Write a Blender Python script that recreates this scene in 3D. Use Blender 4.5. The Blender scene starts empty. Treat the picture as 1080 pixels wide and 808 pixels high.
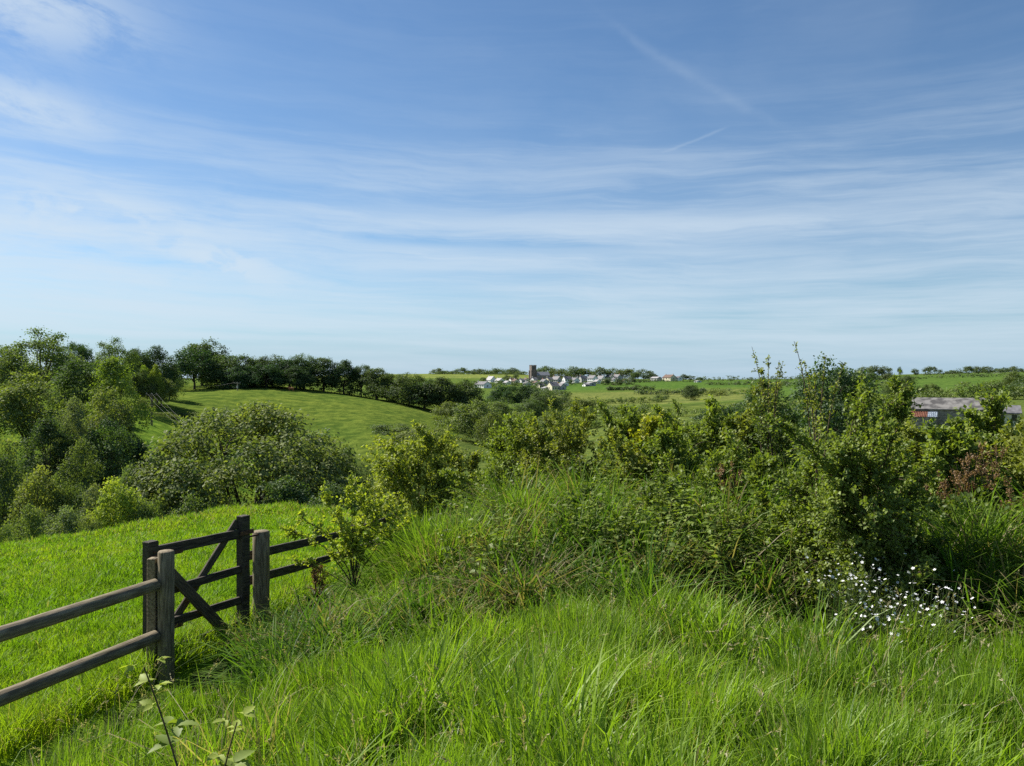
import bpy, bmesh, math
import numpy as np
from mathutils import Vector, Matrix
R = math.radians
C = bpy.context.scene.collection
F = 816.0                                    # focal length in pixels of the 1080 px wide photograph
sc = bpy.context.scene

# ------------------------------------------------------------------ small helpers
def link(o, parent=None):
    C.objects.link(o)
    if parent is not None: o.parent = parent
    return o

def tag(o, label=None, cat=None, group=None, kind=None):
    if label: o['label'] = label
    if cat: o['category'] = cat
    if group: o['group'] = group
    if kind: o['kind'] = kind
    return o

def empty(name, loc=(0, 0, 0), rz=0.0, scale=None):
    o = bpy.data.objects.new(name, None)
    o.empty_display_size = 0.2
    C.objects.link(o); o.location = loc; o.rotation_euler = (0, 0, rz)
    if scale is not None: o.scale = scale
    return o

def mesh_np(name, V, quads=None, tris=None, mat=None, tint=None, smooth=False):
    me = bpy.data.meshes.new(name)
    V = np.asarray(V, np.float32).reshape(-1, 3)
    nq = 0 if quads is None else len(quads)
    nt = 0 if tris is None else len(tris)
    loops, starts = [], []
    if nq: loops.append(np.asarray(quads, np.int32).ravel())
    if nt: loops.append(np.asarray(tris, np.int32).ravel())
    loops = np.concatenate(loops)
    starts = np.concatenate([np.arange(nq) * 4, nq * 4 + np.arange(nt) * 3]).astype(np.int32)
    me.vertices.add(len(V)); me.vertices.foreach_set('co', V.ravel())
    me.loops.add(len(loops)); me.loops.foreach_set('vertex_index', loops)
    me.polygons.add(nq + nt); me.polygons.foreach_set('loop_start', starts)
    if smooth:
        me.polygons.foreach_set('use_smooth', np.ones(nq + nt, bool))
    if tint is not None:
        a = me.attributes.new('tint', 'FLOAT', 'POINT')
        a.data.foreach_set('value', np.asarray(tint, np.float32))
    me.update(calc_edges=True)
    if mat: me.materials.append(mat)
    return me

def put(name, me, parent=None, color=None, loc=None):
    o = bpy.data.objects.new(name, me)
    if color is not None: o.color = (*color, 1)
    if loc is not None: o.location = loc
    return link(o, parent)

def nrm(a):
    return a / (np.linalg.norm(a, axis=-1, keepdims=True) + 1e-9)

def smooth01(a, b, x):
    t = np.clip((x - a) / (b - a), 0, 1)
    return t * t * (3 - 2 * t)

# ------------------------------------------------------------------ terrain survey (z relative to the eye)
PX = [-420, -300, 0, 160, 280, 400, 540, 680, 820, 960, 1080, 1400, 1600]
TH = np.array([math.atan((p - 540) / F) for p in PX])
ROWS = [  # distance, heights by column
 (0.3,  [-1.62]*11),
 (3.0,  [-2.42, -2.38, -2.28, -2.14, -1.98, -1.88, -1.85, -1.83, -1.82, -1.82, -1.80]),
 (6.0,  [-2.90, -2.86, -2.78, -2.58, -2.32, -2.14, -2.08, -2.05, -2.05, -2.03, -2.00]),
 (7.0,  [-2.92, -2.89, -2.81, -2.65, -2.38, -2.15, -2.08, -2.06, -2.07, -2.05, -2.00]),
 (8.0,  [-2.95, -2.92, -2.84, -2.74, -2.48, -1.97, -1.84, -1.84, -1.87, -1.86, -1.82]),
 (10.0, [-3.05, -3.05, -2.96, -2.88, -2.74, -1.94, -1.80, -1.78, -1.78, -1.74, -1.72]),
 (13.0, [-3.30, -3.30, -3.20, -3.10, -3.02, -2.20, -1.95, -1.85, -1.82, -1.80, -1.78]),
 (18.0, [-3.80, -3.78, -3.68, -3.52, -3.45, -3.00, -2.50, -2.35, -2.30, -2.20, -2.20]),
 (25.0, [-4.60, -4.56, -4.50, -4.25, -4.45, -3.80, -3.00, -2.50, -2.40, -2.30, -2.20]),
 (31.0, [-6.20, -6.10, -5.60, -5.20, -5.60, -5.00, -3.80, -3.20, -3.00, -2.90, -2.80]),
 (45.0, [-10.0, -11.5, -12.0, -11.5, -11.0, -8.00, -5.50, -4.60, -4.30, -4.10, -4.0]),
 (80.0, [-9.00, -16.0, -21.0, -22.0, -20.0, -15.0, -9.50, -7.20, -6.60, -6.40, -6.0]),
 (130.0,[-2.00, -7.50, -11.0, -20.0, -20.0, -17.5, -12.5, -9.80, -8.20, -7.60, -7.0]),
 (190.0,[+2.00, -1.00, -6.00, -12.2, -12.0, -17.0, -13.0, -9.80, -8.40, -7.80, -7.0]),
 (270.0,[+8.00, +3.00, -2.50, -1.60, -5.70, -14.0, -11.0, -8.00, -6.20, -5.60, -5.0]),
 (400.0,[+12.0, +7.00, +2.00, +0.50, -6.50, -10.0, -9.20, -6.20, -3.50, -2.40, -2.0]),
 (600.0,[+14.0, +9.00, +4.00, +2.00, -1.50, -5.60, -3.80, -2.20, +1.00, +2.20, +3.0]),
 (850.0,[+16.0, +9.00, +5.00, +4.00, +4.00, +3.20, +1.60, +2.00, +6.00, +8.00, +9.0]),
 (1200.,[+16.0, +9.00, +6.00, +8.00, +13.0, +13.0, +6.00, +5.50, +11.0, +14.0, +16.]),
 (1900.,[+6.00, +2.00, +0.00, +0.00, +2.00, +2.00, -2.00, -2.00, +0.00, +2.00, +4.0]),
 (9000.,[-30.0]*11),
]
LR = np.log(np.array([r[0] for r in ROWS]))
ZT = np.array([[r[1][0]] + r[1] + [r[1][-1]] for r in ROWS])

def _cr(p0, p1, p2, p3, t):
    return 0.5 * (2*p1 + (p2 - p0)*t + (2*p0 - 5*p1 + 4*p2 - p3)*t*t + (3*p1 - p0 - 3*p2 + p3)*t**3)

def ground(x, y):
    x = np.asarray(x, float); y = np.asarray(y, float)
    th = np.clip(np.arctan2(x, y), TH[0] + 1e-6, TH[-1] - 1e-6)
    lr = np.clip(0.5 * np.log(x*x + y*y + 0.09), LR[0] + 1e-6, LR[-1] - 1e-6)
    i = np.clip(np.searchsorted(TH, th) - 1, 0, len(TH) - 2)
    j = np.clip(np.searchsorted(LR, lr) - 1, 0, len(LR) - 2)
    u = (th - TH[i]) / (TH[i+1] - TH[i]); v = (lr - LR[j]) / (LR[j+1] - LR[j])
    def col(jj):
        jj = np.clip(jj, 0, len(LR) - 1); n = len(TH) - 1
        return _cr(ZT[jj, np.clip(i-1, 0, n)], ZT[jj, i], ZT[jj, i+1], ZT[jj, np.clip(i+2, 0, n)], u)
    z = _cr(col(j-1), col(j), col(j+1), col(j+2), v)
    r = np.exp(lr)
    amp = np.clip(r * 0.004, 0.01, 0.5)
    k = 1.0 / np.clip(r * 0.12, 0.5, 60)
    z = z + amp * (np.sin(x*1.3*0.7 + 1.7) * np.sin(y*0.9 + .4)) * np.clip(12/r, 0, 1)
    z = z + 0.25 * np.sin(x*0.045 + 1) * np.sin(y*0.05) * smooth01(60, 150, r)
    return z

def gz(x, y): return float(ground(x, y))

def at(px, Y, py=None):                       # a survey sight: bearing px, distance Y -> x, y, z
    x = (px - 540) / F * Y
    return (x, Y, gz(x, Y) if py is None else (404 - py) / F * Y)

def find_Y(px, py, lo, hi):                   # distance at which the ground is sighted at height py
    Y = np.geomspace(lo, hi, 300)
    x = (px - 540) / F * Y
    p = 404 - ground(x, Y) / Y * F
    return float(Y[np.argmin(np.abs(p - py))])

FENCE = np.array([(-30, -17.6), (0, -6.3), (3.0, -5.0), (5.85, -3.87), (7.4, -3.36), (9.1, -2.98), (14, -2.36), (20, -1.9), (40, -1.6)])
def fence_x(y): return np.interp(y, FENCE[:, 0], FENCE[:, 1])

# ------------------------------------------------------------------ node helper
class E:
    """tiny expression wrapper over shader math nodes"""
    def __init__(s, nt, sock): s.nt, s.s = nt, sock
    def _op(s, op, *a):
        n = s.nt.nodes.new('ShaderNodeMath'); n.operation = op
        for k, v in enumerate((s,) + a):
            if isinstance(v, E): s.nt.links.new(v.s, n.inputs[k])
            else: n.inputs[k].default_value = float(v)
        return E(s.nt, n.outputs[0])
    def __add__(s, o): return s._op('ADD', o)
    __radd__ = __add__
    def __mul__(s, o): return s._op('MULTIPLY', o)
    __rmul__ = __mul__
    def __sub__(s, o): return s._op('SUBTRACT', o)
    def __rsub__(s, o): return (s * -1.0) + o
    def __truediv__(s, o): return s._op('DIVIDE', o)
    def sq(s): return s * s
    def exp(s): return s._op('EXPONENT')
    def f(s, op, *a): return s._op(op, *a)
    def ss(s, a, b):
        n = s.nt.nodes.new('ShaderNodeMapRange'); n.interpolation_type = 'SMOOTHSTEP'
        s.nt.links.new(s.s, n.inputs[0])
        if a < b: n.inputs[1].default_value, n.inputs[2].default_value = a, b
        else:
            n.inputs[1].default_value, n.inputs[2].default_value = b, a
            n.inputs[3].default_value, n.inputs[4].default_value = 1, 0
        return E(s.nt, n.outputs[0])
    def clamp(s):
        n = s.nt.nodes.new('ShaderNodeClamp'); s.nt.links.new(s.s, n.inputs[0]); return E(s.nt, n.outputs[0])

def new_mat(name):
    m = bpy.data.materials.new(name); m.use_nodes = True
    m.node_tree.nodes.clear()
    return m, m.node_tree

def N(nt, t, **kw):
    n = nt.nodes.new(t)
    for k, v in kw.items(): setattr(n, k, v)
    return n

def mixrgb(nt, fac, a, b, blend='MIX'):
    n = N(nt, 'ShaderNodeMix', data_type='RGBA', blend_type=blend)
    for idx, v in ((0, fac), (6, a), (7, b)):
        if hasattr(v, 'links') or isinstance(v, bpy.types.NodeSocket): nt.links.new(v, n.inputs[idx])
        elif isinstance(v, E): nt.links.new(v.s, n.inputs[idx])
        elif isinstance(v, (int, float)): n.inputs[idx].default_value = v
        else: n.inputs[idx].default_value = (*v, 1)
    return n.outputs[2]

def leaf_material(name, dark, light, dry=None, transl=0.4, gloss=0.05, rough=0.5, use_obj=False, tcol=(1.15, 1.25, 0.5)):
    m, nt = new_mat(name)
    at_ = N(nt, 'ShaderNodeAttribute', attribute_name='tint')
    if use_obj:
        oi = N(nt, 'ShaderNodeObjectInfo')
        dk = mixrgb(nt, 1.0, oi.outputs['Color'], (0.62, 0.70, 0.62), 'MULTIPLY')
        lt = mixrgb(nt, 1.0, oi.outputs['Color'], (1.55, 1.42, 1.15), 'MULTIPLY')
        col = mixrgb(nt, at_.outputs['Fac'], dk, lt)
    else:
        col = mixrgb(nt, at_.outputs['Fac'], dark, light)
    if dry is not None:
        t = E(nt, at_.outputs['Fac']).f('GREATER_THAN', 1.0)
        col = mixrgb(nt, t, col, dry)
    d = N(nt, 'ShaderNodeBsdfDiffuse'); t = N(nt, 'ShaderNodeBsdfTranslucent'); g = N(nt, 'ShaderNodeBsdfGlossy')
    nt.links.new(col, d.inputs[0])
    tc = mixrgb(nt, 1.0, col, tcol, 'MULTIPLY')
    nt.links.new(tc, t.inputs[0])
    g.inputs['Color'].default_value = (1, 1, 1, 1); g.inputs['Roughness'].default_value = rough
    a = N(nt, 'ShaderNodeMixShader'); a.inputs[0].default_value = transl
    nt.links.new(d.outputs[0], a.inputs[1]); nt.links.new(t.outputs[0], a.inputs[2])
    b = N(nt, 'ShaderNodeMixShader'); b.inputs[0].default_value = gloss
    nt.links.new(a.outputs[0], b.inputs[1]); nt.links.new(g.outputs[0], b.inputs[2])
    o = N(nt, 'ShaderNodeOutputMaterial'); nt.links.new(b.outputs[0], o.inputs[0])
    return m

def solid(name, c1, c2, scale=8, rough=0.8, stretch=(1, 1, 1), bump=0.0, detail=6, spec=0.2, lo=0.35, hi=0.65):
    m, nt = new_mat(name)
    tc = N(nt, 'ShaderNodeTexCoord'); mp = N(nt, 'ShaderNodeMapping'); mp.inputs['Scale'].default_value = stretch
    nt.links.new(tc.outputs['Object'], mp.inputs[0])
    nz = N(nt, 'ShaderNodeTexNoise'); nz.inputs['Scale'].default_value = scale; nz.inputs['Detail'].default_value = detail
    nt.links.new(mp.outputs[0], nz.inputs[0])
    f = E(nt, nz.outputs[0]).ss(lo, hi)
    col = mixrgb(nt, f, c1, c2)
    if name in ('weathered_post', 'round_rail', 'brace_timber', 'dark_stile', 'dark_timber'):     # algae and lichen patches, drying cracks
        n2 = N(nt, 'ShaderNodeTexNoise'); n2.inputs['Scale'].default_value = 3.0; n2.inputs['Detail'].default_value = 8; n2.inputs['Roughness'].default_value = .7
        nt.links.new(tc.outputs['Object'], n2.inputs[0])
        col = mixrgb(nt, E(nt, n2.outputs[0]).ss(.50, .68)*.6, col, tuple(np.array(c2)*np.array((.62, .80, .55))))
        n3 = N(nt, 'ShaderNodeTexNoise'); n3.inputs['Scale'].default_value = 14; n3.inputs['Detail'].default_value = 3
        m3 = N(nt, 'ShaderNodeMapping'); m3.inputs['Scale'].default_value = tuple(.12 if q == min(stretch) else 3.0 for q in stretch)
        nt.links.new(tc.outputs['Object'], m3.inputs[0]); nt.links.new(m3.outputs[0], n3.inputs[0])
        col = mixrgb(nt, E(nt, n3.outputs[0]).ss(.60, .68)*.75, col, tuple(np.array(c1)*.35))
    p = N(nt, 'ShaderNodeBsdfPrincipled'); nt.links.new(col, p.inputs['Base Color'])
    p.inputs['Roughness'].default_value = rough; p.inputs['Specular IOR Level'].default_value = spec
    if bump:
        b = N(nt, 'ShaderNodeBump'); b.inputs['Strength'].default_value = bump; b.inputs['Distance'].default_value = 0.01
        nt.links.new(nz.outputs[0], b.inputs['Height']); nt.links.new(b.outputs[0], p.inputs['Normal'])
    o = N(nt, 'ShaderNodeOutputMaterial'); nt.links.new(p.outputs[0], o.inputs[0])
    return m

M = {}
M['leaf'] = leaf_material('leaf', None, None, transl=0.38, gloss=0.02, rough=.65, use_obj=True, tcol=(1.2, 1.3, 0.45))
M['nearleaf'] = leaf_material('near_leaf', None, None, transl=0.42, gloss=0.018, rough=0.55, use_obj=True, tcol=(1.25, 1.3, 0.4))
M['grass'] = leaf_material('meadow_blade', (0.088, 0.172, 0.012), (0.228, 0.338, 0.026), (0.30, 0.26, 0.12), transl=0.50, gloss=0.018, rough=0.5)
M['bank'] = leaf_material('bank_blade', (0.058, 0.128, 0.014), (0.190, 0.290, 0.028), (0.22, 0.185, 0.085), transl=0.48, gloss=0.012, rough=0.5)
M['pasture'] = leaf_material('pasture_blade', (0.140, 0.245, 0.012), (0.280, 0.370, 0.018), (0.26, 0.24, 0.08), transl=0.50, gloss=0.012, rough=0.5)
M['seed'] = leaf_material('seed_head', (0.26, 0.23, 0.11), (0.46, 0.40, 0.24), transl=0.4, gloss=0.02)
M['bark'] = solid('bark', (0.045, 0.036, 0.026), (0.11, 0.09, 0.065), 6, 0.9, (1, 1, .25), 0.6)
M['twig'] = solid('twig_bark', (0.05, 0.036, 0.022), (0.11, 0.08, 0.05), 20, 0.85)
M['petal'] = solid('white_petal', (0.72, 0.72, 0.70), (0.82, 0.82, 0.80), 30, 0.6)
M['dock'] = leaf_material('dock_seed', (0.15, 0.085, 0.042), (0.30, 0.19, 0.090), transl=0.3, gloss=0.02)

# ------------------------------------------------------------------ world, sun, camera
SUN_AZ, SUN_EL = R(-60), R(42)               # azimuth from +Y, positive to +X
sdir = Vector((math.sin(SUN_AZ)*math.cos(SUN_EL), math.cos(SUN_AZ)*math.cos(SUN_EL), math.sin(SUN_EL)))
sun = bpy.data.lights.new('sun', 'SUN'); sun.energy = 5.0; sun.angle = R(0.53); sun.color = (1.0, 0.95, 0.86)
so = link(bpy.data.objects.new('sun', sun)); so.rotation_euler = sdir.to_track_quat('Z', 'Y').to_euler()

def build_world():
    w = bpy.data.worlds.new('World'); sc.world = w; w.use_nodes = True
    nt = w.node_tree; nt.nodes.clear()
    sky = N(nt, 'ShaderNodeTexSky', sky_type='NISHITA'); sky.sun_disc = False
    sky.sun_elevation = SUN_EL; sky.sun_rotation = SUN_AZ
    sky.air_density = 1.0; sky.dust_density = 0.2; sky.ozone_density = 3.2; sky.altitude = 0
    tc = N(nt, 'ShaderNodeTexCoord'); sp = N(nt, 'ShaderNodeSeparateXYZ')
    nt.links.new(tc.outputs['Generated'], sp.inputs[0])
    x, y, z = (E(nt, sp.outputs[k]) for k in range(3))
    az = x.f('ARCTAN2', y) * 57.2958          # degrees right of +Y
    el = z.f('ARCSINE') * 57.2958
    def noise(u, v, scale, detail=7, rough=0.6, dist=0.0, off=0.0):
        c = N(nt, 'ShaderNodeCombineXYZ'); nt.links.new(u.s, c.inputs[0]); nt.links.new(v.s, c.inputs[1]); c.inputs[2].default_value = off
        n = N(nt, 'ShaderNodeTexNoise'); n.inputs['Scale'].default_value = scale; n.inputs['Detail'].default_value = detail
        n.inputs['Roughness'].default_value = rough; n.inputs['Distortion'].default_value = dist
        nt.links.new(c.outputs[0], n.inputs[0]); return E(nt, n.outputs[0])
    def gauss(v, c, s): return (((v - c) / s).sq() * -1.0).exp()
    warp = noise(az*0.05, el*0.12, 1.0, 3, off=3.0) - 0.5
    e2 = el + az*0.035 + warp*2.6                # the streaks lean a little
    streak = noise(az*0.028, e2*0.42, 1.0, 9, 0.60, 0.12, 1.0)
    fine = noise(az*0.075 + warp*2.0, e2*1.0, 1.0, 8, 0.68, 0.2, 7.0)
    tex = streak*0.65 + fine*0.35
    st = tex.ss(0.38, 0.68)
    env = (el.ss(0.5, 7.0)*0.48 + 0.46) * el.ss(21.0, 10.0) + 0.07
    veil = el.ss(20.0, 6.0) * 0.15 + 0.035
    left = az.ss(-12.0, -36.0)
    d = veil + st * env * 0.74
    d = d + left * el.ss(20.0, 8.0) * 0.8 * (tex.ss(0.36, 0.60)*0.44 + 0.05)
    # long bright bands across the middle
    wob = (fine - 0.5)*1.2 + (streak - 0.5)*1.6
    d = d + gauss(el + az*0.015 + wob, 11.6, 0.75) * az.ss(-20, -5) * az.ss(34, 18) * 0.34
    d = d + gauss(el + az*0.03 + wob, 9.5, 0.5) * az.ss(-16, -6) * az.ss(30, 10) * 0.26
    d = d - gauss(el + az*0.01 + wob*0.6, 10.2, 0.45) * az.ss(-17, -9) * az.ss(10, 2) * 0.30
    # thicker cloud at the upper left
    tl = noise(az*0.13, el*0.34 + az*0.05, 1.0, 9, 0.66, 0.35, 12.0)
    d = d + gauss(az, -33.0, 6.5) * gauss(el, 22.6, 2.2) * tl.ss(0.36, 0.60) * 1.05
    d = d + gauss(az, -33.0, 4.6) * gauss(el + az*0.03, 15.9, 1.4) * tl.ss(0.34, 0.58) * 0.95
    # small soft cumulus low on the left
    cu = noise(az*0.30, el*0.62, 1.0, 6, 0.55, 0.3, 21.0)
    cm = gauss(az, -20.5, 4.0)*gauss(el + az*0.22, 4.0, 0.9) + gauss(az, -29.0, 5.0)*gauss(el, 11.0, 1.0)*0.8
    d = d + cm * cu.ss(0.42, 0.55) * 1.0
    # old contrails at the upper right
    tr = noise(az*0.25, el*0.25, 1.0, 5, 0.6, 0.2, 30.0)
    d = d + gauss(el + az*0.62 - 29.3 + (tr-0.5)*1.2, 0.0, 0.40) * az.ss(5, 9) * az.ss(22, 17) * tr.ss(.3, .65) * 0.085
    d = d + gauss(el - az*0.30 - 13.0 + (tr-0.5)*0.5, 0.0, 0.10) * az.ss(10.5, 12) * az.ss(16, 14.5) * 0.14
    d = d + 0.06 * noise(az*0.04, el*0.09, 1.0, 6, 0.6, 0.4, 44.0).ss(0.42, 0.7)
    brk = noise(az*0.16 + warp*3.0, el*0.55, 1.0, 9, 0.66, 0.3, 52.0)
    d = d + az.ss(-6.0, -30.0) * gauss(el, 9.5, 3.4) * (brk - 0.46) * 2.2
    low = noise(az*0.05, (el + az*0.02)*1.3, 1.0, 8, 0.62, 0.15, 63.0)
    d = d + gauss(el, 4.6, 2.8) * (low - 0.47) * 1.8
    d = 1.0 - (d.f('MAXIMUM', 0.0) * -1.05).exp()
    lum = N(nt, 'ShaderNodeCombineXYZ')
    CL = 7.3
    for k, c in enumerate((0.80, 0.93, 1.05)): lum.inputs[k].default_value = c * CL
    hs = N(nt, 'ShaderNodeHueSaturation'); hs.inputs['Saturation'].default_value = 1.16
    nt.links.new(sky.outputs[0], hs.inputs['Color'])
    hz = mixrgb(nt, el.ss(9.0, -0.5)*0.80, hs.outputs[0], (0.36*CL*.86, 0.68*CL*.86, 1.0*CL*.86))
    mix = mixrgb(nt, d*1.0, hz, lum.outputs[0])
    bg = N(nt, 'ShaderNodeBackground'); bg.inputs['Strength'].default_value = 0.0575
    nt.links.new(mix, bg.inputs[0])
    o = N(nt, 'ShaderNodeOutputWorld'); nt.links.new(bg.outputs[0], o.inputs[0])
build_world()

cam = bpy.data.cameras.new('camera'); cam.sensor_width = 36; cam.lens = 36 * F / 1080
cam.clip_start = 0.05; cam.clip_end = 20000
co = link(bpy.data.objects.new('camera', cam)); co.location = (0, 0, 0); co.rotation_euler = (R(90), 0, 0)
sc.camera = co
vs = sc.view_settings; vs.view_transform = 'Standard'; vs.look = 'None'; vs.gamma = 1; vs.exposure = 1.0
sc.render.film_transparent = False
cy = sc.cycles
cy.max_bounces = 4; cy.diffuse_bounces = 2; cy.glossy_bounces = 2; cy.transmission_bounces = 2; cy.transparent_max_bounces = 4
cy.use_denoising = False; cy.caustics_reflective = False; cy.caustics_refractive = False
cy.sample_clamp_indirect = 6

# ------------------------------------------------------------------ the ground sheet
def build_ground():
    th = np.concatenate([np.linspace(-48, 48, 560), np.linspace(48, 312, 120)[1:-1]]) * math.pi/180
    r = np.concatenate([[0.0], np.geomspace(0.4, 9000, 300)])
    T, Rr = np.meshgrid(th, r)
    x = Rr*np.sin(T); y = Rr*np.cos(T)
    z = ground(x, y)
    n, m = x.shape
    V = np.stack([x, y, z], -1).reshape(-1, 3)
    idx = np.arange(n*m).reshape(n, m)
    a = idx[:-1]; b = idx[1:]
    quads = np.stack([a, np.roll(a, -1, 1), np.roll(b, -1, 1), b], -1).reshape(-1, 4)[:, ::-1]
    px = 540 + F*np.tan(np.clip(np.arctan2(x, y), -1.2, 1.2))
    D = Rr; py = 404 - z/np.maximum(y, .5)*F
    c = np.zeros((n, m, 3)); c[:] = (0.042, 0.062, 0.018)
    def paint(mask, col):
        c[:] = c*(1 - mask[..., None]) + np.array(col)*mask[..., None]
    paint(((D < 45) & (x < fence_x(np.clip(y, -30, 40)) + 0.2)).astype(float), (0.12, 0.205, 0.016))
    paint(smooth01(150, 175, D) * (px < 480) * (D < 330), (0.088, 0.128, 0.026))        # hill pasture
    paint(smooth01(100, 120, D) * smooth01(185, 160, D) * (px < 330), (0.110, 0.175, 0.026))    # gully grass
    paint(smooth01(70, 90, D) * smooth01(124, 112, D) * (px < 330), (0.035, 0.075, 0.018))
    paint(smooth01(38, 60, D) * smooth01(345, 320, D) * (px >= 480) * 1.0, (0.085, 0.118, 0.032))
    g = smooth01(330, 345, D) * (D < 1000)
    paint(g, (0.085, 0.130, 0.032))
    paint(g * smooth01(560, 600, D) * (px > 585), (0.070, 0.128, 0.030))                  # bright ley below the skyline
    paint(g * smooth01(345, 365, D) * smooth01(545, 520, D) * (px > 585) * (px < 800), (0.125, 0.150, 0.048))
    paint(g * smooth01(380, 400, D) * (px > 800), (0.072, 0.125, 0.030))
    paint((D > 900) * (px < 640) * 1.0, (0.150, 0.185, 0.055))
    paint((D > 980) * (px >= 640) * 1.0, (0.085, 0.120, 0.036))
    paint(smooth01(1300, 1400, D), (0.06, 0.09, 0.05))
    m_, nt = new_mat('turf')
    me = mesh_np('ground', V, quads, None, m_, None, True)
    at_ = me.attributes.new('field', 'FLOAT_VECTOR', 'POINT'); at_.data.foreach_set('vector', c.reshape(-1).astype(np.float32))
    av = N(nt, 'ShaderNodeAttribute', attribute_name='field')
    tc = N(nt, 'ShaderNodeTexCoord')
    def nz(scale, detail=8, rough=.65):
        n_ = N(nt, 'ShaderNodeTexNoise'); n_.inputs['Scale'].default_value = scale; n_.inputs['Detail'].default_value = detail
        n_.inputs['Roughness'].default_value = rough
        nt.links.new(tc.outputs['Object'], n_.inputs[0]); return E(nt, n_.outputs[0])
    f1 = nz(0.05, 9, .7).ss(.3, .7); f2 = nz(0.35, 9, .62).ss(.3, .7)
    col = mixrgb(nt, f1, mixrgb(nt, 1.0, av.outputs['Vector'], (0.80, 0.86, 0.82), 'MULTIPLY'),
                 mixrgb(nt, 1.0, av.outputs['Vector'], (1.24, 1.14, 1.05), 'MULTIPLY'))
    col = mixrgb(nt, f2, mixrgb(nt, 1.0, col, (0.52, 0.62, 0.62), 'MULTIPLY'), mixrgb(nt, 1.0, col, (1.34, 1.24, 1.1), 'MULTIPLY'))
    p = N(nt, 'ShaderNodeBsdfPrincipled'); nt.links.new(col, p.inputs['Base Color'])
    p.inputs['Roughness'].default_value = 1.0; p.inputs['Specular IOR Level'].default_value = 0.0
    b = N(nt, 'ShaderNodeBump'); b.inputs['Strength'].default_value = 0.5; b.inputs['Distance'].default_value = 0.4
    nt.links.new(f2.s, b.inputs['Height']); nt.links.new(b.outputs[0], p.inputs['Normal'])
    o = N(nt, 'ShaderNodeOutputMaterial'); nt.links.new(p.outputs[0], o.inputs[0])
    tag(put('ground', me), kind='structure')
build_ground()

# ------------------------------------------------------------------ grass
def blades(rng, x, y, h, w, lean_dir, lean, curve, tint, z=None):
    """curved tapering blades: 7 vertices each"""
    n = len(x)
    z = ground(x, y) if z is None else z
    root = np.stack([x, y, z - 0.02], -1)
    ld = np.stack([np.cos(lean_dir), np.sin(lean_dir), np.zeros(n)], -1)
    fa = lean_dir + math.pi/2 + rng.normal(0, 0.7, n)
    side = np.stack([np.cos(fa), np.sin(fa), np.zeros(n)], -1)
    V = np.zeros((n, 7, 3))
    lv = (0.0, 0.42, 0.78, 1.0); wd = (0.8, 1.0, 0.62, 0.0)
    k = 0
    for t, ww in zip(lv, wd):
        off = lean*t + curve*t*t
        rise = np.sqrt(np.clip(1 - 0.55*np.clip(off, 0, 1.3)**2, 0.12, 1)) * t
        c = root + ld*(h*off)[:, None]*t**0.3 + np.array([0, 0, 1.0])*(h*rise)[:, None]
        if ww > 0:
            V[:, k] = c - side*(w*ww/2)[:, None]; V[:, k+1] = c + side*(w*ww/2)[:, None]; k += 2
        else:
            V[:, k] = c
    b = (np.arange(n)*7)[:, None]
    q = np.concatenate([b + np.array([[0, 1, 3, 2]]), b + np.array([[2, 3, 5, 4]])])
    t = b + np.array([[4, 5, 6]])
    return V.reshape(-1, 3), q, t, np.repeat(tint, 7)

def polar_pts(rng, n, d0, d1, a0, a1, power=1.0):
    u = rng.random(n)
    e = 2 - power                             # power 0: even per area, 2: strongly nearer
    d = np.exp(np.log(d0) + u*(np.log(d1/d0))) if abs(e) < 1e-6 else (d0**e + u*(d1**e - d0**e))**(1/e)
    a = np.radians(a0 + rng.random(n)*(a1 - a0))
    return d*np.sin(a), d*np.cos(a), d

def patch(x, y, s, seed):                     # cheap smooth value noise 0..1
    r = np.random.default_rng(seed); out = np.zeros_like(x)
    for k in range(6):
        a = r.random()*6.28; f = s*(1 + k*0.55); ph = r.random()*6.28
        out += np.sin(f*(x*math.cos(a) + y*math.sin(a)) + ph + 1.3*np.sin(f*.6*(y*math.cos(a) - x*math.sin(a)) + ph*2))
    return np.clip(0.5 + out/6.0, 0, 1)

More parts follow.
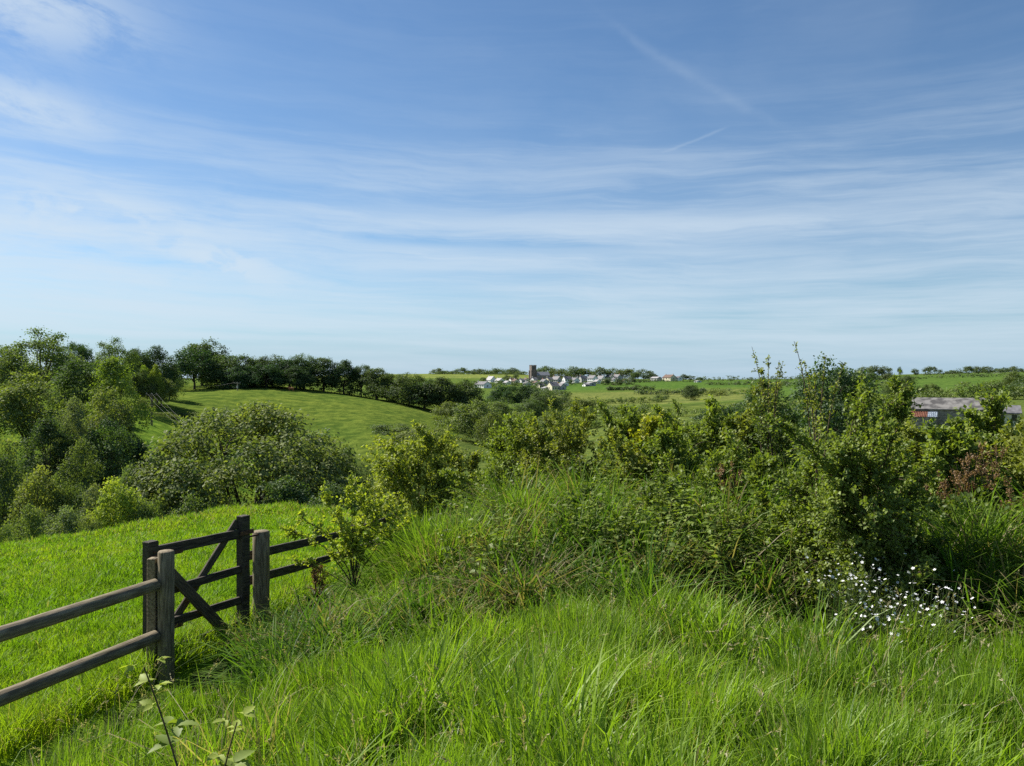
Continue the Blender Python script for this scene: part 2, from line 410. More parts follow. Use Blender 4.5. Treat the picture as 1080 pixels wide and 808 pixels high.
def build_grass():
    rng = np.random.default_rng(11)
    # --- pasture beyond the fence: short, lush
    x, y, d = polar_pts(rng, 330000, 3.2, 34, -44, -2, 1.25)
    k = (x < fence_x(y) + 0.05)
    x, y, d = x[k], y[k], d[k]; n = len(x)
    p = patch(x, y, 1.1, 5); q = patch(x, y, 0.35, 8)
    t_ = patch(x, y, 3.1, 6); h = (0.06 + 0.10*p + 0.05*rng.random(n) + .12*(t_ > .62)*rng.random(n)) * (1 + 0.5*smooth01(24, 31, d))
    h = h + 0.28*np.exp(-((x - fence_x(y) + 0.15)/0.35)**2)*rng.random(n)
    w = 0.0055 * np.clip(d/6, 1, 4.5)
    t = np.clip(0.30 + 0.55*(p - .3) + 0.5*(q - .5) - .45*(t_ > .64) + rng.normal(0, .18, n), 0, 1)
    t[rng.random(n) < 0.02 + 0.16*smooth01(20, 30, d) + .05*(q > .62)] = 1.5
    V, Q, T, A = blades(rng, x, y, h, w, rng.random(n)*6.28, rng.random(n)*.5, rng.random(n)*.7, t)
    tag(put('pasture_grass', mesh_np('pasture_grass', V, Q, T, M['pasture'], A)), 'short bright green grass of the sloping pasture beyond the gate', 'grass', kind='stuff')
    # --- meadow in front: knee high
    x, y, d = polar_pts(rng, 135000, 2.6, 6.9, -44, 44, 0.35)
    edge = 6.25 + 0.35*np.sin(x*2.1) + 0.3*np.sin(x*4.7 + 1)
    fx = fence_x(y)
    k = (x > fx - 0.1) & (d < edge) & (rng.random(len(x)) < np.clip((x - fx)/0.7, 0.5, 1))
    x, y, d = x[k], y[k], d[k]; n = len(x)
    p = patch(x, y, 2.2, 15); q = patch(x, y, 0.8, 18)
    h = 0.11 + 0.26*p**1.4 + 0.20*rng.random(n)**1.8 + 0.05*q
    h *= np.clip(0.55 + (x - fence_x(y))/2.2, 0.55, 1)
    h = np.where((np.abs(x + 1.32) < .34) & (y < 3.75), h*.45, h)
    w = rng.uniform(0.0050, 0.0105, n)
    t = np.clip(0.20 + 0.38*q + 0.2*p + rng.normal(0, .27, n), 0, 1)
    t[rng.random(n) < 0.03] = 1.5
    ld = 0.6 + 2.4*(patch(x, y, 0.9, 25) - .5)*3 + rng.normal(0, 1.1, n)
    V, Q, T, A = blades(rng, x, y, h, w, ld, rng.random(n)*.25, rng.random(n)**2*.65, t)
    tag(put('meadow_grass', mesh_np('meadow_grass', V, Q, T, M['grass'], A)), 'tall bright meadow grass across the foreground', 'grass', kind='stuff')
    # --- long rank grass on the bank, in tussocks
    def tussocks(nt_, per, d0, d1, hlo, hhi, rad, lean0, curl, wlo, whi, tb, a0=-19, a1=44):
        cx, cy_, cd = polar_pts(rng, nt_, d0, d1, a0, a1, 0.5)
        dens = patch(cx, cy_, 2.3, 61)
        k = (cx > fence_x(cy_) + 0.40) & (rng.random(nt_) < np.clip(.25 + 1.3*dens, 0, 1))
        k &= ~((np.abs(cx - 3.10) < .70) & (np.abs(cy_ - 7.05) < .50)) & ~((np.abs(cx - 2.95) < .75) & (cy_ < 6.7) & (hhi > .4))          # under the hawthorn nothing grows
        cx, cy_, cd = cx[k], cy_[k], cd[k]; m = len(cx)
        ang = rng.random((m, per))*6.28; rr = np.abs(rng.normal(0, rad, (m, per)))
        x = (cx[:, None] + rr*np.cos(ang)).ravel(); y = (cy_[:, None] + rr*np.sin(ang)).ravel(); n = len(x)
        th = np.repeat(rng.uniform(hlo, hhi, m) * (0.55 + 0.9*patch(cx, cy_, 1.5, 31)), per)
        left = np.repeat(smooth01(0.5, 1.6, cx - fence_x(cy_)), per)
        h = th*(0.40 + 0.65*rng.random(n)) * (0.50 + 0.50*left)
        h = np.where((np.abs(x + 1.32) < .34) & (y < 3.75) & (y > 2.6), h*.35, h)
        tt = np.repeat(np.clip(tb + 0.8*(patch(cx, cy_, 1.0, 37) - .3) + rng.normal(0, .22, m), 0, 1), per)
        t = np.clip(tt + rng.normal(0, .2, n), 0, 1)
        dspot = sum(np.exp(-((cx - (px_-540)/F*Y_)/.28)**2 - ((cy_ - Y_)/.45)**2) for px_, Y_ in ((500, 7.2), (560, 6.9), (700, 7.3), (760, 7.0), (330, 8.6), (845, 6.6)))
        dry = np.repeat(.45*dspot + 0.02 + 0.26*(patch(cx, cy_, 1.3, 41) > .70) + .45*(rng.random(m) < .03), per)
        t[rng.random(n) < dry] = 1.5
        lean = lean0 + rng.random(n)*.5
        dirs = np.where(rng.random(n) < .6, ang.ravel(), np.repeat(rng.random(m)*6.28, per) + rng.normal(0, .5, n))
        return blades(rng, x, y, h, rng.uniform(wlo, whi, n), dirs, lean*.8, rng.random(n)*curl, t)
    parts = [tussocks(2700, 26, 6.3, 12.5, .28, .58, .085, .08, .75, .008, .017, .38),
             tussocks(1300, 34, 6.6, 12.0, .42, .80, .11, .15, 1.3, .010, .020, .25),
             tussocks(260, 40, 8.3, 10.6, .62, .95, .10, .05, .6, .010, .019, .55, -8.2, -3.0),
             tussocks(420, 36, 8.0, 11.5, .50, .85, .10, .08, .8, .010, .019, .50, -5, 40),
             tussocks(2600, 14, 6.2, 12.5, .18, .36, .16, .25, 1.2, .008, .015, .10)]
    parts2 = [tussocks(1700, 30, 2.9, 6.4, .28, .54, .07, .03, .45, .0075, .0145, .48, -44), tussocks(420, 24, 3.0, 6.4, .32, .60, .10, .15, 1.1, .007, .014, .45, -44)]
    def joinb(parts):
        off = 0; Vs, Qs, Ts, As = [], [], [], []
        for V, Q, T, A in parts:
            Vs.append(V); Qs.append(Q + off); Ts.append(T + off); As.append(A); off += len(V)
        return [np.concatenate(q) for q in (Vs, Qs, Ts, As)]
    V, Q, T, A = joinb(parts2)
    tag(put('meadow_tussocks', mesh_np('meadow_tussocks', V, Q, T, M['grass'], A)), 'coarse taller tussocks standing in the foreground meadow', 'grass', kind='stuff')
    off = 0; Vs, Qs, Ts, As = [], [], [], []
    for V, Q, T, A in parts:
        Vs.append(V); Qs.append(Q + off); Ts.append(T + off); As.append(A); off += len(V)
    V, Q, T, A = (np.concatenate(q) for q in (Vs, Qs, Ts, As))
    tag(put('bank_grass', mesh_np('bank_grass', V, Q, T, M['bank'], A)), 'long rank grass in tussocks covering the bank', 'grass', kind='stuff')
    # --- flowering grass stalks with pale heads
    x, y, d = polar_pts(rng, 1900, 3.2, 9.5, -40, 42, 0.5)
    k = (x > fence_x(y) + 0.4); x, y, d = x[k], y[k], d[k]; n = len(x)
    k = rng.random(n) < 0.15 + 0.85*(patch(x, y, 1.4, 55) > .5); x, y = x[k], y[k]; n = len(x)
    h = rng.uniform(.34, .60, n); ld = rng.random(n)*6.28; le = rng.random(n)*.35; cu = rng.random(n)*.7
    V, Q, T, A = blades(rng, x, y, h, np.full(n, .0035), ld, le, cu, rng.random(n))
    Vs, Qs, Ts, As = [V], [Q], [T], [A]; off = len(V)
    tip = V.reshape(n, 7, 3)[:, 6]; mid = V.reshape(n, 7, 3)[:, 4]
    ax = nrm(tip - mid)
    K = 12
    u = rng.random((n, K)); c = tip[:, None] - ax[:, None]*(u*0.085)[..., None]
    dr = nrm(ax[:, None]*1.2 + rng.normal(0, .55, (n, K, 3)))
    V2, T2, A2 = leaf_tris(rng, c.reshape(-1, 3), dr.reshape(-1, 3), nrm(rng.normal(0, 1, (n*K, 3))), np.full(n*K, .026), np.full(n*K, .006), rng.random(n*K))
    Vs.append(V2); Ts.append(T2 + off); As.append(A2)
    tag(put('seeding_grass', mesh_np('seeding_grass', np.concatenate(Vs), Q, np.concatenate(Ts), M['seed'], np.concatenate(As))),
        'straw coloured flowering grass stalks above the green blades', 'grass', kind='stuff')

def leaf_tris(rng, c, axis, normal, L, W, tint, fold=0.25):
    """folded pointed leaf: base, right, tip, left -> two triangles"""
    n = len(c)
    s = nrm(np.cross(axis, normal)); nn = nrm(np.cross(s, axis))
    L = np.broadcast_to(L, n)[:, None]; W = np.broadcast_to(W, n)[:, None]
    V = np.stack([c, c + axis*L*.45 + s*W*.5 + nn*W*fold, c + axis*L, c + axis*L*.45 - s*W*.5 + nn*W*fold], 1)
    b = (np.arange(n)*4)[:, None]
    T = np.concatenate([b + np.array([[0, 1, 2]]), b + np.array([[0, 2, 3]])])
    return V.reshape(-1, 3), T, np.repeat(tint, 4)

build_grass()

# ------------------------------------------------------------------ tubes
def tubes(paths, sides=5):
    Vs, Qs = [], []; off = 0
    for P, r in paths:
        P = np.asarray(P, float); k = len(P)
        r = np.broadcast_to(np.asarray(r, float), k)
        d = np.gradient(P, axis=0); d = nrm(d)
        ref = np.where(np.abs(d[:, 2:3]) > .9, np.array([[1., 0, 0]]), np.array([[0, 0, 1.]]))
        u = nrm(np.cross(d, ref)); v = np.cross(d, u)
        a = np.linspace(0, 2*math.pi, sides, endpoint=False)
        ring = P[:, None] + r[:, None, None]*(u[:, None]*np.cos(a)[None, :, None] + v[:, None]*np.sin(a)[None, :, None])
        Vs.append(ring.reshape(-1, 3))
        i = np.arange(k*sides).reshape(k, sides) + off
        Qs.append(np.stack([i[:-1], np.roll(i[:-1], -1, 1), np.roll(i[1:], -1, 1), i[1:]], -1).reshape(-1, 4))
        off += k*sides
    return np.concatenate(Vs), np.concatenate(Qs)

def bez(a, b, c, n=6):
    t = np.linspace(0, 1, n)[:, None]
    return (1-t)**2*np.asarray(a) + 2*t*(1-t)*np.asarray(b) + t*t*np.asarray(c)

# ------------------------------------------------------------------ trees
def tree_mesh(seed, H, W, trunk=0.22, nlobe=34, nleaf=8000, leaf=0.36, airy=0.0, flat=0.0, squash=1.0, low=0.0, skew=0.0, lim=14):
    """-> (trunk mesh, crown mesh), base at the origin, height H, crown width W"""
    rng = np.random.default_rng(seed)
    z0 = H*trunk*(1-low); cz = (z0 + H)/2; rz = (H - z0)/2; rx = W/2
    lobes = []
    while len(lobes) < nlobe:
        v = nrm(rng.normal(0, 1, 3)); 
        if v[2] < -0.75 and len(lobes) > nlobe*.2: continue
        f = rng.uniform(.45, .86) if not airy else rng.uniform(.5, .95)
        lr = rng.uniform(.20, .36)*(1 - .45*airy)
        f = min(f, 1.02 - lr*0.85)
        c = np.array([v[0]*rx*f, v[1]*rx*f, cz + v[2]*rz*f])
        if flat and v[2] < 0: c[2] += rz*flat*(-v[2])*.6
        if low and v[2] < -.2: c[:2] *= rng.uniform(1.1, 1.75); lr *= 1.15
        c[0] += skew*(c[2] - cz)
        lobes.append((*c, lr*rx*rng.uniform(.85, 1.1), lr*min(rz, rx*1.2)*squash))
    lobes = np.array(lobes)
    pr = lobes[:, 3]**2; pr /= pr.sum()
    # sprays: clumps of leaves on the surface of each lobe
    nsp = max(nleaf//11, 40)
    li = rng.choice(len(lobes), nsp, p=pr)
    ctr = np.array([0, 0, cz])
    out = nrm(lobes[li, :3] - ctr)
    dv = nrm(rng.normal(0, 1, (nsp, 3)) + out*0.55 + np.array([0, 0, .35]))
    rad = 1 - 0.5*rng.random(nsp)**2.2
    sp = lobes[li, :3] + dv*np.stack([lobes[li, 3]*rad, lobes[li, 3]*rad, lobes[li, 4]*rad], -1)
    keep = sp[:, 2] > z0*0.6; sp, dv, out, li = sp[keep], dv[keep], out[keep], li[keep]
    ntint = rng.normal(0, .16, nlobe)
    si = rng.integers(0, len(sp), nleaf)
    sr = leaf*(1.2 + .8*airy)
    c = sp[si] + rng.normal(0, 1, (nleaf, 3))*np.array([sr, sr, sr*.6])
    nor = nrm(dv[si]*.75 + np.array([0, 0, .45]) + rng.normal(0, .55, (nleaf, 3)))
    ax = nrm(np.cross(nor, rng.normal(0, 1, (nleaf, 3))))
    hz = (c[:, 2] - z0)/(H - z0)
    tint = np.clip(.42 + ntint[li[si]] + rng.normal(0, .20, nleaf), 0, 1)
    L = leaf*rng.uniform(.7, 1.35, nleaf)
    V, T, A = leaf_tris(rng, c - ax*L[:, None]*.5, ax, nor, L, L*rng.uniform(.55, .8, nleaf), tint, .12)
    crown = mesh_np('crown', V, None, T, M['leaf'], A)
    # trunk and limbs
    tr = max(W*.028, .12)
    top = np.array([skew*rz*.2, 0, z0 + (H - z0)*.35])
    paths = [(bez((0, 0, -.6), (rng.normal(0, .1)*W*.3, rng.normal(0, .1)*W*.3, z0*.7), top, 7), np.linspace(tr*1.25, tr*.5, 7))]
    for l in lobes[rng.permutation(nlobe)[:lim]]:
        s = top*rng.uniform(.45, 1); s[2] = max(s[2], z0*.5)
        m_ = (s + l[:3])/2 + np.array([0, 0, -.05*H]) + rng.normal(0, .03*W, 3)
        paths.append((bez(s, m_, l[:3], 6), np.linspace(tr*.42, tr*.08, 6)))
        for _ in range(2):
            e = l[:3] + nrm(rng.normal(0, 1, 3))*l[3]*.8
            paths.append((bez(m_*.4 + l[:3]*.6, l[:3]*.6 + e*.4, e, 4), np.linspace(tr*.16, tr*.04, 4)))
    V, Q = tubes(paths, 6)
    return mesh_np('trunk', V, Q, None, M['bark'], None, True), crown

CK = 2.0
PROTO = {}
def proto(kind):
    if kind in PROTO: return PROTO[kind]
    k, i = kind
    s = 100*ord(k[0]) + 7*len(k) + i
    if k == 'oak':    r = tree_mesh(s, 10, 10, .10, 44, 10000, .34, 0, 0, 1, .3)
    elif k == 'round':r = tree_mesh(s, 10, 10, .05, 50, 11000, .32, 0, 0, 1, .6)
    elif k == 'oakt':  r = tree_mesh(s, 17, 10, .10, 64, 15000, .34, 0, 0, 1, .3, 0, 22)
    elif k == 'roundt':r = tree_mesh(s, 17, 10, .05, 70, 15500, .33, 0, 0, 1, .6, 0, 18)
    elif k == 'busht': r = tree_mesh(s, 17, 11, .02, 60, 14000, .34, .1, 0, 1, 1.0, 0, 18)
    elif k == 'airy': r = tree_mesh(s, 10, 9, .20, 40, 13000, .21, .75, .3, .7, 0, 0, 28)
    elif k == 'bush': r = tree_mesh(s, 10, 12, .02, 40, 8500, .36, .15, 0, .9, 1.0)
    elif k == 'far':  r = tree_mesh(s, 10, 10, .12, 18, 1500, .75, .1, .2, .9, 0, 0, 6)
    elif k == 'faro': r = tree_mesh(s, 10, 8, .30, 14, 800, .75, .5, .4, .7, 0, 0, 9)
    elif k == 'scrub':r = tree_mesh(s, 10, 13, .02, 22, 3200, .60, .2, 0, .9, 1.0, 0, 6)
    PROTO[kind] = r
    return r
PDIM = dict(oakt=(17, 10), roundt=(17, 10), busht=(17, 11), oak=(10, 10), round=(10, 10), airy=(10, 9), bush=(10, 12), far=(10, 10), faro=(10, 8), scrub=(10, 13))

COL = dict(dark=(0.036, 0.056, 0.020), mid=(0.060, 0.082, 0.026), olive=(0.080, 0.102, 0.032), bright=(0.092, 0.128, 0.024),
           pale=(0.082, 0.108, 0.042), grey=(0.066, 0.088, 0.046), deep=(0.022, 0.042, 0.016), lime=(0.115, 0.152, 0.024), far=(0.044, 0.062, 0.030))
_ti = [0]
def tree(kind, px, top, w, Y, col, label, name='tree', cat='tree', group=None, base=None, hmin=None, seed=None):
    _ti[0] += 1; i = _ti[0]
    rg = np.random.default_rng(900 + i if seed is None else seed)
    x, y, z = at(px, Y)
    if base is not None: z = (404 - base)/F*Y
    zt = (404 - top)/F*Y
    W = w/F*Y; H = max(zt - z, (hmin or 0.35)*W)
    if kind in ('oak', 'round', 'bush') and H/W > (1.3 if kind != 'bush' else 1.15): kind += 't'
    h0, w0 = PDIM[kind]
    me = proto((kind, i % 3))
    o = empty(name, (x, y, zt - H), rg.random()*6.28, (W/w0, W/w0, H/h0))
    tag(o, label, cat, group)
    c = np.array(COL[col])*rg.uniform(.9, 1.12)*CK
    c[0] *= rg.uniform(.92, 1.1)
    put('trunk', me[0], o)
    put('crown', me[1], o, c)
    return o
ORD = 'first second third fourth fifth sixth seventh eighth ninth tenth eleventh twelfth thirteenth fourteenth fifteenth sixteenth seventeenth eighteenth nineteenth twentieth'.split()

#EXT
# ------------------------------------------------------------------ hedges (one leafy mass along a line)
def hedge(line, h, wd, col, label, n=5000, leaf=.5, base_drop=0.0, rough=.35, seed=0):
    rng = np.random.default_rng(5000 + seed + int(line[0][0]))
    P = np.array([[(px - 540)/F*Y, Y] for px, Y in line])
    seg = np.concatenate([[0], np.cumsum(np.linalg.norm(np.diff(P, axis=0), axis=1))]); Lg = seg[-1]
    nl = max(int(Lg/(wd*.55)), 5)
    s = (np.arange(nl) + rng.random(nl)*.8)/nl*Lg
    lx = np.interp(s, seg, P[:, 0]); ly = np.interp(s, seg, P[:, 1])
    lh = h*rng.uniform(1 - rough, 1 + rough*.6, nl)
    li = rng.choice(nl, n, p=lh**1.5/(lh**1.5).sum())
    dv = nrm(rng.normal(0, 1, (n, 3)) + np.array([0, 0, .3]))
    # sprays of a few leaves
    ns = max(n//8, 20); si = rng.integers(0, ns, n); li = li[si]; dv = dv[si]
    rad = (1 - .45*rng.random(ns)**2)[si]
    lz = ground(lx, ly)
    c = np.stack([lx[li] + dv[:, 0]*wd*.62*rad, ly[li] + dv[:, 1]*wd*.55*rad, lz[li] + lh[li]*(.48 + .52*dv[:, 2]*rad)], -1)
    c += rng.normal(0, leaf*.9, (n, 3))*np.array([1, 1, .6])
    nor = nrm(dv*.8 + np.array([0, 0, .4]) + rng.normal(0, .5, (n, 3)))
    ax = nrm(np.cross(nor, rng.normal(0, 1, (n, 3))))
    tn = rng.normal(0, .15, nl)
    t = np.clip(.42 + tn[li] + rng.normal(0, .2, n), 0, 1)
    Lf = leaf*rng.uniform(.7, 1.4, n)
    o0 = np.array([lx.mean(), ly.mean(), lz.mean()])
    V, T, A = leaf_tris(rng, c - o0 - ax*Lf[:, None]*.5, ax, nor, Lf, Lf*.7, t, .12)
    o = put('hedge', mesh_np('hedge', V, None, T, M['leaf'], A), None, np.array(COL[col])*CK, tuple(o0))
    return tag(o, label, 'hedge')

# ------------------------------------------------------------------ near shrubs: stems, twigs, leaves on the twigs
def shrub_mesh(seed, W, H, nstem=14, ntwig=500, nleaf=12000, leaf=.05, spread=.12, zmin=.0, shoots=0, shoot_len=.4, trunk=0.0,
               tw=(.10, .26), updir=.4, lw=.62, zpow=1.0, leafmat='nearleaf', stem_r=.011, depth=1.0):
    rng = np.random.default_rng(seed)
    ctr = np.array([0, 0, H*.42]); S = (W + H)/2
    paths, ends = [], []
    for k in range(nstem):
        v = nrm(rng.normal(0, 1, 3)); v[2] = abs(v[2])**zpow*2 - 1 if not zmin else abs(v[2])
        f = rng.uniform(.70, 1.0)
        e = np.array([v[0]*W/2*f, v[1]*W/2*f*depth, H*(zmin + (1 - zmin)*(.5 + .5*v[2] if not zmin else v[2]))*f])
        e[2] = max(e[2], .08*H)
        a = rng.random()*6.28; b = np.array([math.cos(a), math.sin(a), 0])*spread*W*rng.random(); b[2] = trunk*H - (.06 if not trunk else 0)
        m_ = np.array([e[0]*.35, e[1]*.35, max(e[2]*.75, trunk*H + .1*H)]) + rng.normal(0, .06, 3)*S
        P = bez(b, m_, e, 8); paths.append((P, np.linspace(stem_r, stem_r*.3, 8))); ends.append(P)
    if trunk:
        paths.append((bez((0, 0, -.15), (.01, .01, trunk*H*.5), (0, 0, trunk*H*1.15), 5), np.linspace(stem_r*2.0, stem_r*1.3, 5)))
    for k in range(shoots):
        P0 = ends[rng.integers(nstem)]; st = P0[rng.integers(5, 8)]
        d = nrm(nrm(st - ctr)*.5 + np.array([0, 0, .9]) + rng.normal(0, .35, 3))
        L = shoot_len*rng.uniform(.5, 1.2)
        e = st + d*L; arch = np.array([d[0], d[1], -.35])*L*.25
        P = bez(st, st + d*L*.6 + np.array([0, 0, .1*L]), e + arch, 7)
        paths.append((P, np.linspace(stem_r*.45, stem_r*.2, 7))); ends.append(P)
    twg, wgt = [], []
    ne = len(ends)
    for k in range(ntwig):
        j = rng.integers(ne); P0 = ends[j]; sh = j >= nstem
        t = rng.uniform(.25 if not sh else .1, 1)*7 if not sh else rng.uniform(.1, 1)*6
        i = min(int(t), len(P0) - 2); st = P0[i] + (P0[i+1] - P0[i])*(t - i)
        if st[2] < zmin*H*.8: st[2] += zmin*H*.4
        d = nrm(nrm(st - ctr)*.8 + np.array([0, 0, updir]) + rng.normal(0, .55, 3))
        L = S*rng.uniform(*tw)*(.35 if sh else 1)
        e = st + d*L; P = bez(st, st + d*L*.5 + rng.normal(0, .05, 3)*L, e + np.array([0, 0, -.08*L]), 4)
        twg.append(P); wgt.append(L)
        paths.append((P, np.linspace(stem_r*.35, stem_r*.12, 4)))
    twg = np.array(twg); wgt = np.array(wgt)/np.sum(wgt)
    ti = rng.choice(len(twg), nleaf, p=wgt); t = rng.random(nleaf)**.8*2.98
    i = t.astype(int); fr = (t - i)[:, None]
    a_, b_ = twg[ti, i], twg[ti, i+1]
    c = a_*(1 - fr) + b_*fr; td = nrm(b_ - a_)
    c = c + rng.normal(0, leaf*.45, (nleaf, 3))
    c[:, 2] = np.maximum(c[:, 2], .02)
    ax = nrm(td*.55 + rng.normal(0, .6, (nleaf, 3)))
    nor = nrm(np.array([0, 0, .8]) + nrm(c - ctr)*.45 + rng.normal(0, .5, (nleaf, 3)))
    tn = rng.normal(0, .16, len(twg))
    tint = np.clip(.38 + tn[ti] + .22*(t/3) + rng.normal(0, .17, nleaf), 0, 1)
    L = leaf*rng.uniform(.55, 1.3, nleaf)
    V, T, A = leaf_tris(rng, c, ax, nor, L, L*lw, tint, .18)
    leaves = mesh_np('leaves', V, None, T, M[leafmat], A)
    V, Q = tubes(paths, 4)
    return mesh_np('stems', V, Q, None, M['twig'], None, True), leaves

_si = [0]
def shrub(px, top, w, Y, col, label, name='shrub', cat='shrub', group=None, base=None, sink=.05, **kw):
    _si[0] += 1
    x, y, z = at(px, Y)
    if base is not None: z = (404 - base)/F*Y
    W = w/F*Y*1.22; H = ((404 - top)/F*Y - z)*1.07
    if kw.get('leaf', 0) >= .04: kw['nleaf'] = int(kw.get('nleaf', 12000)*1.75); kw['ntwig'] = int(kw.get('ntwig', 500)*1.4); kw['nstem'] = int(kw.get('nstem', 14)*1.5); kw['leaf'] *= 1.08
    st, lv = shrub_mesh(7000 + _si[0]*13, W, H + sink, **kw)
    o = empty(name, (x, y, z - sink)); tag(o, label, cat, group)
    put('stems', st, o); put('leaves', lv, o, col)
    return o

def build_shrubs():
    PALE = (0.215, 0.260, 0.056); MID = (0.150, 0.205, 0.044); DK = (0.090, 0.135, 0.034); YEL = (0.250, 0.275, 0.032); OLV = (0.180, 0.215, 0.052)
    shrub(414, 470, 52, 18.5, PALE, 'pale green leafy shrub beyond the rails just right of the sapling top', nstem=16, ntwig=420, nleaf=9000, leaf=.07, shoots=8)
    shrub(445, 456, 104, 15.5, PALE, 'round pale green shrub with a dark hollow on its right, end of the hedge', nstem=18, ntwig=560, nleaf=14000, leaf=.065, shoots=14)
    shrub(488, 463, 60, 16.5, OLV, 'small olive shrub in the gap between the pale round shrub and the long hedge', nstem=12, ntwig=300, nleaf=6000, leaf=.06, shoots=8)
    shrub(535, 443, 105, 14.2, MID, 'wide hawthorn shrub at the left of the bank top, dark underneath', nstem=20, ntwig=620, nleaf=16000, leaf=.055, shoots=16)
    shrub(600, 440, 100, 13.6, OLV, 'hawthorn shrub with a pale arching cane across its front', nstem=20, ntwig=600, nleaf=15000, leaf=.05, shoots=22, shoot_len=.6)
    shrub(655, 446, 78, 13.0, MID, 'low mid green bramble shrub left of the yellow leaved bush', nstem=16, ntwig=460, nleaf=11000, leaf=.05, shoots=22, shoot_len=.5)
    shrub(697, 430, 64, 12.2, YEL, 'yellow green bush with bright young leaves in the hedge', nstem=14, ntwig=420, nleaf=9500, leaf=.06, shoots=10)
    shrub(748, 441, 90, 11.8, MID, 'tangled bramble shrub with bare arching stems right of the yellow bush', nstem=18, ntwig=520, nleaf=12000, leaf=.055, shoots=26, shoot_len=.55)
    shrub(792, 437, 74, 11.5, OLV, 'olive bramble shrub below the tall airy sprays', nstem=16, ntwig=440, nleaf=10000, leaf=.05, shoots=16, shoot_len=.5)
    shrub(812, 418, 58, 10.6, DK, 'dark thorn shrub at the foot of the tall airy spray', nstem=12, ntwig=300, nleaf=6000, leaf=.042, shoots=6, shoot_len=.3)
    # big hawthorn
    shrub(903, 395, 132, 7.05, MID, 'tall dark hawthorn bush, the biggest shrub on the bank', 'hawthorn_bush', nstem=60, ntwig=2400, nleaf=70000, leaf=.034, shoots=16, shoot_len=.35, tw=(.07, .18), lw=.75)
    shrub(985, 456, 92, 10.2, OLV, 'leafy green shrub between the hawthorn and the reddish docks', nstem=18, ntwig=520, nleaf=13000, leaf=.06, shoots=12)
    shrub(1012, 458, 70, 9.0, MID, 'broad leaved bramble shrub in front of the barn', nstem=16, ntwig=420, nleaf=9500, leaf=.065, shoots=14)
    shrub(1062, 396, 92, 10.4, MID, 'tall leafy shrub covering the right end of the barn', nstem=18, ntwig=560, nleaf=13000, leaf=.06, shoots=14, shoot_len=.5)
    shrub(1130, 432, 110, 9.6, OLV, 'olive hedge shrub at the right edge of the view', nstem=18, ntwig=460, nleaf=10000, leaf=.06, shoots=10)
    shrub(940, 448, 80, 11.5, PALE, 'pale leaved shrub showing behind the right shoulder of the hawthorn', nstem=16, ntwig=440, nleaf=10000, leaf=.055, shoots=12)
    # things on the bank itself
    shrub(605, 522, 78, 8.9, DK, 'small dark bramble bush alone in the long grass of the bank', nstem=12, ntwig=260, nleaf=4200, leaf=.045, shoots=8, shoot_len=.25)
    shrub(735, 492, 105, 9.6, MID, 'low nettle and bramble patch in the long grass below the hedge', nstem=16, ntwig=360, nleaf=7000, leaf=.055, shoots=10, shoot_len=.25)
    shrub(1000, 520, 120, 8.2, DK, 'dark low undergrowth bush on the bank below the red docks', nstem=18, ntwig=420, nleaf=8500, leaf=.06, shoots=6)
    shrub(830, 520, 70, 8.0, MID, 'low leafy bush hugging the left foot of the hawthorn', nstem=14, ntwig=320, nleaf=6500, leaf=.042, shoots=6)
    shrub(950, 560, 90, 7.3, MID, 'small leafy bush at the foot of the hawthorn above the white flowers', nstem=14, ntwig=340, nleaf=6500, leaf=.04, shoots=10, shoot_len=.3)
    shrub(662, 474, 76, 10.6, OLV, 'bramble mound in front of the yellow leaved bush, spilling into the grass', nstem=14, ntwig=360, nleaf=7000, leaf=.055, shoots=14, shoot_len=.4)
    shrub(716, 462, 70, 10.4, MID, 'leafy bramble mound below the yellow leaved bush', nstem=14, ntwig=360, nleaf=7500, leaf=.055, shoots=12, shoot_len=.4)
    shrub(778, 470, 66, 9.6, MID, 'bramble thicket left of the hawthorn, reaching down the bank', nstem=16, ntwig=420, nleaf=9000, leaf=.05, shoots=16, shoot_len=.4)
    shrub(700, 524, 62, 8.6, DK, 'low dark bramble clump halfway down the bank', nstem=12, ntwig=280, nleaf=4500, leaf=.045, shoots=8, shoot_len=.3)
    shrub(775, 548, 66, 7.9, MID, 'leafy weed clump halfway down the bank left of the hawthorn foot', nstem=12, ntwig=280, nleaf=4500, leaf=.045, shoots=8, shoot_len=.25)
    shrub(548, 502, 60, 11.0, MID, 'small bramble tongue creeping from the hedge onto the grassy top of the bank', nstem=12, ntwig=260, nleaf=4500, leaf=.05, shoots=10, shoot_len=.3)
    shrub(628, 492, 56, 10.8, DK, 'dark bramble tongue at the hedge foot in the middle of the bank', nstem=12, ntwig=260, nleaf=4500, leaf=.05, shoots=10, shoot_len=.3)
    shrub(1040, 545, 90, 7.9, OLV, 'tangled weedy bush low on the bank at the right edge', nstem=14, ntwig=320, nleaf=5500, leaf=.05, shoots=10, shoot_len=.3)
    shrub(1075, 470, 80, 8.8, OLV, 'leafy bush behind the red docks at the right edge', nstem=14, ntwig=360, nleaf=7000, leaf=.055, shoots=10, shoot_len=.4)
